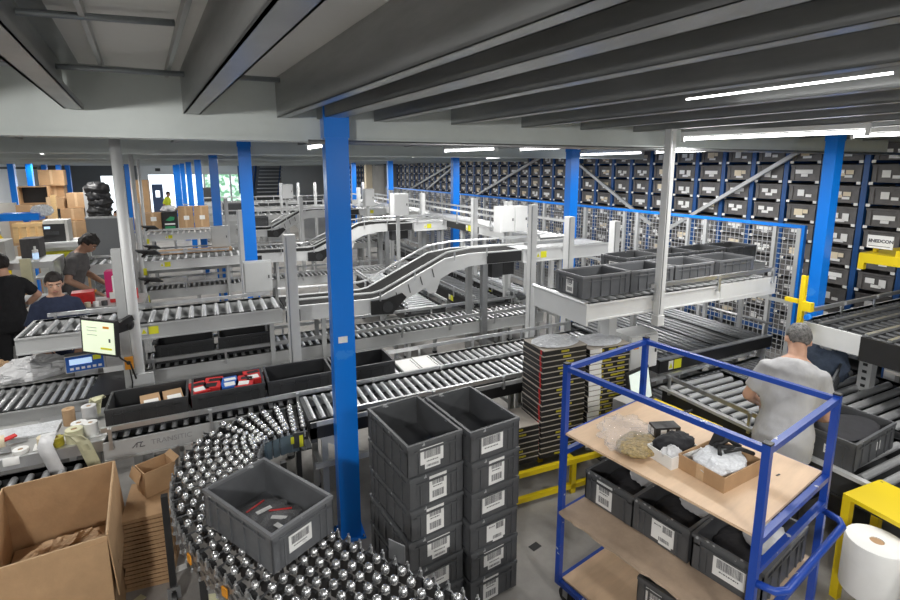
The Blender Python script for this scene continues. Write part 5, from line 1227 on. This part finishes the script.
a = MB(); a.box((-.32,-.02,0),(.26,.3,.02)); a.box((-.32,.28,.02),(.26,.3,.42)); a.box((-.32,-.02,.40),(.26,.28,.42)); a.box((-.32,-.02,.02),(-.30,.28,.40)); a.box((.24,-.02,.02),(.26,.28,.40)); a.build('box_shell', 'card', t); MB().box((-.30,.26,.02),(.24,.28,.40)).build('dark_inside', 'black', t)
t = thing('flat_board', 'pale wooden boards leaning before the far cartons', 'boards', (-3.1,14.6,1.1), 0); MB().bar((-.08,-.2,-1.08),(-.12,.2,1.25),.14,.03).build('board', 'cardin', t); MB().bar((.03,-.2,-1.08),(-.06,.2,1.3),.10,.03).build('board', 'wood', t)
t = thing('blue_trolley', 'blue metal trolley tray standing before the far carton pile', 'trolley', (-3.3,13,0), 0)
MB().box((-.35,-.2,1.98),(.30,.25,2.12)).build('tray', 'blue', t); MB().bar((.05,0,1.5),(.05,0,1.98),.10,.10).build('leg', 'blue', t); MB().bar((.05,0,1.5),(.2,0,1.75),.08,.08).build('strut', 'blue', t); MB().box((-.02,-.06,0),(.12,.06,1.5)).build('column', 'blue', t)
lumpy((.16,.1,.1), 131, .5).build('wrap_heap', 'wrap', t, loc=(.32,0,2.16))
t = thing('yellow_bar', 'leaning yellow bar at the picture\'s left edge', 'bar', (-3.75,12.5,0), 0); MB().bar((-.1,0,2.25),(.25,0,1.55),.06,.06).build('bar', 'yellow', t); MB().bar((.25,0,1.55),(.25,0,0),.05,.05).build('post', 'yellow', t)
t = thing('grey_canvas', 'beige upright board beside the first side-wall column', 'board', (-4.2,15.5,0), 0); MB().box((-.2,0,0),(.15,.1,2.2)).build('board', 'beige', t)
# desks, computers, printers
t = table('white_shelf_desk', 'white open desk carrying the black label printer', (-2.62,10.3,0), 0, .75, .6, 1.80, top='white', leg='white', shelf=1.2)
MB().box((.06,.5,1.23),(.7,.55,1.75)).build('back_panel', 'white', t); MB().box((.10,.1,1.5),(.6,.3,1.62)).build('paper_tray', 'sticker', t)
t = thing('black_printer', 'black and grey label printer on the white desk', 'printer', (-2.25,10.55,1.80), 0); MB().box((-.16,-.15,0),(.14,.15,.30)).build('housing', 'black', t); MB().box((-.15,-.15,.30),(.13,.15,.36)).build('lid', 'beige', t); MB().box((-.13,-.155,.12),(.05,-.15,.18)).build('front_slot', 'dark', t); MB().box((-.14,-.155,.22),(-.06,-.15,.26)).build('display', 'lcd', t); MB().box((.14,-.15,0),(.18,.15,.36)).build('side_panel', 'beige', t)
t = thing('wooden_crate', 'small slatted pine crate next to the black printer', 'crate', (-2.62,10.6,1.5), 0)
for k in range(4): MB().box((-.2+.11*k,-.12,.3),(-.13+.11*k,-.1,.62)).build('slat', 'wood', t)
MB().box((-.2,-.1,.3),(.2,.1,.34)).build('bottom', 'wood', t); MB().box((-.2,-.12,.56),(.2,-.13,.62)).build('top_slat', 'wood', t); MB().box((-.2,.1,.3),(.2,.12,.62)).build('back', 'wood', t)
t = table('grey_desk', 'grey steel desk frame at the left with bottle on it', (-2.75,8.75,0), 0, .78, .7, 1.72, top='frame', leg='frame', shelf=1.1)
t = thing('computer_case', 'wide beige and black computer case on the left desk', 'computer', (-2.75,9.0,1.721), 0); MB().box((-.32,-.15,0),(.26,.2,.30)).build('housing', 'beige', t); MB().box((-.30,-.155,.02),(.10,-.15,.24)).build('dark_front', 'black', t); MB().ell((-.22,-.17,.10),(.07,.03,.04)).build('blue_badge', 'blue', t)
t = thing('spray_bottle', 'lavender bottle on the grey desk', 'bottle', (-2.17,8.85,1.721), 0); MB().cyl((0,0,0),(0,0,.16),.035,14).build('bottle_body', 'paper', t); MB().cyl((0,0,.03),(0,0,.12),.0355,14).build('bottle_label', 'lcd', t); MB().cyl((0,0,.16),(0,0,.21),.015,10).build('cap', 'paper', t)
boxthing('purple_box', 'dull purple box behind the bottle on the left desk', 'box', (-2.42,9.2,1.72), (-2.2,9.5,2.0), 'tshade', 0, None, False)
boxthing('yellow_folder', 'pale green folder standing on the left desk', 'folder', (-2.32,8.7,1.45), (-2.2,8.74,1.78), 'liner', 0, None, False)
t = thing('dark_partition', 'tall dark grey partition panel beside the pole', 'panel', (-1.95,13,0), 0); MB().box((-.32,0,0),(.28,.08,1.98)).build('panel', 'walldark', t); MB().box((-.33,-.01,1.95),(.29,.09,1.99)).build('edge_trim', 'steel', t)
t = thing('black_stack', 'tall heap of black wrapped goods behind the dark partition', 'heap', (-2.3,15,0), 0)
for k in range(7): lumpy((.24,.2,.16), 140+k, .35).build('black_bag', 'black', t, loc=(.03*math.sin(k*2),0,1.5+.17*k), smooth=True)
MB().box((-.25,-.2,0),(.25,.2,1.4)).build('pallet_box', 'dark', t)
boxthing('white_rack_frame', 'pale frame post between far cartons and black stack', 'frame', (-2.58,14.9,0), (-2.50,15.0,2.55), 'frame', 0, None, False)
# cartons on the farthest line
for i, (lo, hi, m, l) in enumerate((((-1.40,15.3,1.40),(-1.02,15.7,1.86),'card','open carton at the near end of the far row'),((-.62,15.3,1.40),(-.26,15.7,2.0),'card','brown carton with white tag in the far row'),((-.24,15.3,1.40),(.12,15.7,2.0),'card','last brown carton of the far row, partly behind the pale cabinet'))):
    t = boxthing('carton', l, 'carton', lo, hi, m, 0, 'cartons on the far row'); w = (hi[0]-lo[0])/2
    MB().box((-.05,-.205,.25),(.08,-.201,.36)).build('white_tag', 'paper', t)
t = boxthing('printed_carton', 'black carton with green print between the brown far cartons', 'carton', (-1.0,15.25,1.40), (-.65,15.65,1.88), 'black', 0, None, False)
MB().prism([(-.10,.26),(.02,.36),(.12,.34),(.10,.26),(.0,.24)], -.203, -.2, 'y').build('green_print', 'green', t); MB().box((-.12,-.203,.14),(.12,-.2,.18)).build('white_lettering', 'paper', t); MB().box((-.12,-.203,.02),(.12,-.2,.1)).build('green_print', 'green', t)
lumpy((.18,.14,.09), 160, .4).build('wrap_heap', 'bag', t, loc=(0,0,.54), smooth=True)
far_sup = table('far_table', 'long grey table carrying the row of far cartons', (-1.6,15.1,0), 0, 2.0, .60, 1.395, top='frame', leg='frame')
for i, x in enumerate((-.85,-.35,.05)):
    boxthing('carton', 'carton on the second raised line\'s lower level, %s along' % ORD[i], 'carton', (x,11.1,1.12), (x+.42,11.5,1.40), 'card', 0, 'cartons behind the second line')
t = table('carton_table', 'grey table carrying cartons behind the second raised line', (-1.2,11.0,0), 0, 1.9, .6, 1.115, top='frame', leg='frame')
boxthing('tall_carton_stack', 'tall brown carton column behind the pale poles, near the far door', 'carton', (-2.62,24.5,0), (-2.0,25.2,2.55), 'card', 0, None, True)
lumpy((.12,.12,.10), 171, .4).build('x', 'dark')
bpy.data.objects.remove(bpy.data.objects['x'])
# bins, red boxes and small things on the middle tables
t = table('middle_table', 'cluttered grey table behind the raised line with red boxes', (-1.75,7.6,0), 0, .95, .6, 1.26, top='bench', leg='frame')
boxthing('red_box', 'red box with white top beside the young man\'s head', 'box', (-1.62,7.8,1.262), (-1.38,8.0,1.42), 'red', 6, None, False)
t = boxthing('red_white_box', 'red and white box leaning against the white pole', 'box', (-1.18,7.75,1.262), (-.90,7.95,1.40), 'red', -8, None, False); MB().box((-.14,-.102,.05),(.02,-.1,.138)).build('white_panel', 'paper', t)
boxthing('pink_bin', 'magenta pink bin before the white scale', 'bin', (-1.28,8.1,1.262), (-1.08,8.3,1.62), 'pink', 0, None, False)
t = thing('second_scale', 'white scale display by the pink bin', 'scale', (-1.12,7.7,1.262), 0); MB().box((-.02,0,.12),(.13,.08,.36)).build('housing', 'paper', t); MB().box((.0,-.004,.2),(.11,0,.31)).build('display', 'lcd', t); MB().box((.03,.02,0),(.07,.06,.12)).build('stand', 'steel', t)
for i, x in enumerate((-1.5,-1.42,-1.33,-1.24)): tag(MB().cyl((x,7.66,1.262),(x,7.66,1.32),.035,12).build('tape_roll', ('beige','cream','paper','dark')[i]), 'small tape roll on the cluttered table, %s along its front' % ORD[i], 'tape roll', 'tape rolls on the cluttered table')

# second scattered far shapes: dark machines seen between the posts on the upper level
for i, (x, y, z, w, h) in enumerate(((1.0,19.5,1.3,.9,.8),(2.6,21.9,1.2,1.2,.7),(4.2,22.0,1.3,1.0,.7),(.3,24.3,1.6,.8,1.0))):
    t = thing('dark_machine', 'dark machine housing far down the hall, %s between the slim posts' % ORD[i], 'machine', (x,y,0), 0, 'far machines')
    MB().box((-w/2,0,0),(w/2,.8,z)).build('base', 'frame', t); MB().box((-w/2+.08,.02,z),(w/2-.08,.7,z+h*.6)).build('housing', 'dark', t)
for i in range(3):
    conveyor('far_conveyor', 'far roller line %s beyond the third incline' % ('just','farther','farthest')[i], (-1.2+.5*i,18.4+2.4*i,0), 0, 6.0, .6, 1.45+.1*i, .2, legs=(.3,3,5.7), fm='white', guides=((-.04,.05,5.9),), gh=.2, railmat='white')
crate('dark grey crate tilted on the second incline\'s lower belt', (1.28,13.9+.9,1.41), 0, None, dims=(.6,.4,.3), tone='crate', labels=(('-y','small',-.1),))

# ------------------------------------------------------------------ lamps
nl = 0
def lamp(x, y, z, L=1.45, ang=95, power=32, label=None, glow=True, light=True, r=.014, housing=True):
    global nl
    a = math.radians(ang); d = V((math.cos(a), math.sin(a), 0))*L/2; nl += 1
    t = thing('fluorescent_lamp', label or 'lit fluorescent tube lamp under the deck, number %d' % nl, 'lamp', (x, y, z), 0, 'fluorescent lamps')
    if housing: MB().bar(-d+V((0,0,.045)), d+V((0,0,.045)), .07, .04).build('housing', 'white', t)
    MB().cyl(-d*.97, d*.97, r, 10).build('tube', 'tubeglow', t)
    if housing:
        for e_ in (-1,1): MB().bar(d*e_*.96, d*e_, .05, .06).build('end_cap', 'white', t); MB().cyl(d*e_*.8+V((0,0,.06)), d*e_*.8+V((0,0,H-z)), .006, 6).build('hanger', 'steel', t)
    if light:
        li = bpy.data.lights.new('lamp_light', 'AREA'); li.shape = 'RECTANGLE'; li.size = L*.9; li.size_y = .12; li.energy = power; li.color = (1.0, .985, .955)
        o = bpy.data.objects.new('lamp_light', li); C.objects.link(o); o.location = (x, y, z-.05); o.rotation_euler = (0, 0, a)
    return t
lamp(4.52,2.90,3.29, 1.45, 108, 34, 'bright tube lamp over the rack end, closest one above the blue column')
lamp(2.52,1.60,3.385, .95, 95, 10, 'thin lit tube tucked beside the dark joists, highest of the lamps', r=.0055, housing=False)
lamp(3.50,6.55,3.27, 1.1, 104, 34, 'lit tube lamp above the nearest incline\'s upper end')
lamp(4.15,5.55,3.27, 1.0, 104, 24, 'lit tube lamp just beside the hanging white post, before the rack')
lamp(5.6,2.1,3.30, 1.2, 108, 20, 'second tube lamp partly hidden beyond the bright one at the rack end')
lamp(2.6,9.2,3.27, 1.2, 95, 34, 'lit lamp seen just past the nearest blue column')
B6 = [6.1,10.3,14.5,18.7,22.9,27.1,31.3]
rows = [(-4.6,B6[1:]),(-1.9,[5.0]+B6[1:]),(1.5,B6[:1]+B6[2:]),(4.6,[9.6]+B6[2:]),(6.9,[5.4,7.1]+B6[1:5])]
for rx, ys in rows:
    for y in ys: lamp(rx-.072*(y-4), y, 3.27, 1.45, 95, 34, 'lit ceiling lamp over the %s, %s one away from the camera' % ({-4.6:'side wall aisle',-1.9:'packing stations',1.5:'second column row',4.6:'collector line',6.9:'fence aisle'}[rx], ORD[ys.index(y)]))
# unseen lamps added behind the camera to brighten the foreground and left ceiling
for x, y in ((-1.5,-1.2),(1.6,-1.0),(4.6,-.8),(.2,1.1)):
    if y < 0: lamp(x, y, 3.25, 1.45, 95, 36, 'added unseen ceiling lamp behind the viewer, above %s' % {-1.5:'the stair side',1.6:'the platform middle',4.6:'the yellow table side'}[x])
    if y < 0:
        li = bpy.data.lights.new('added_fill_light', 'POINT'); li.energy = {-1.5:230,1.6:14,4.6:20}[x]; li.shadow_soft_size = .12; li.color = (1,.985,.955)  # unseen fill added to brighten the pale deck and foreground
        o = bpy.data.objects.new('added_fill_light', li); C.objects.link(o); o.location = (x, y, 3.18)
# daylight entering through the glazed far wall
for x0, x1, e in ((-3.2,3.3,160),):
    li = bpy.data.lights.new('window_light', 'AREA'); li.shape = 'RECTANGLE'; li.size = x1-x0; li.size_y = 2.2; li.energy = e; li.color = (.9,.96,1)
    o = bpy.data.objects.new('window_light', li); C.objects.link(o); o.location = ((x0+x1)/2, BY1-.2, 1.5); o.rotation_euler = (math.radians(-90), 0, 0)
wd = bpy.data.worlds.new('world'); S.world = wd; wd.use_nodes = True
wd.node_tree.nodes['Background'].inputs[0].default_value = (.8,.88,1,1); wd.node_tree.nodes['Background'].inputs[1].default_value = .4
S.view_settings.view_transform = 'Standard'; S.view_settings.look = 'None'; S.view_settings.exposure = 0.36; S.view_settings.gamma = 1
S.view_settings.use_curve_mapping = False
S.cycles.max_bounces = 6; S.cycles.diffuse_bounces = 4; S.cycles.glossy_bounces = 3; S.cycles.transparent_max_bounces = 8
S.cycles.use_denoising = True
seen = {}
for o in bpy.data.objects:
    if o.parent is None and o.get('label'):
        seen.setdefault(o['label'], []).append(o.name)
for l, v in seen.items():
    if len(v) > 1: print('DUPLABEL', l, v)
    n = len(l.split())
    if n < 4 or n > 16: print('LABELLEN', n, l)
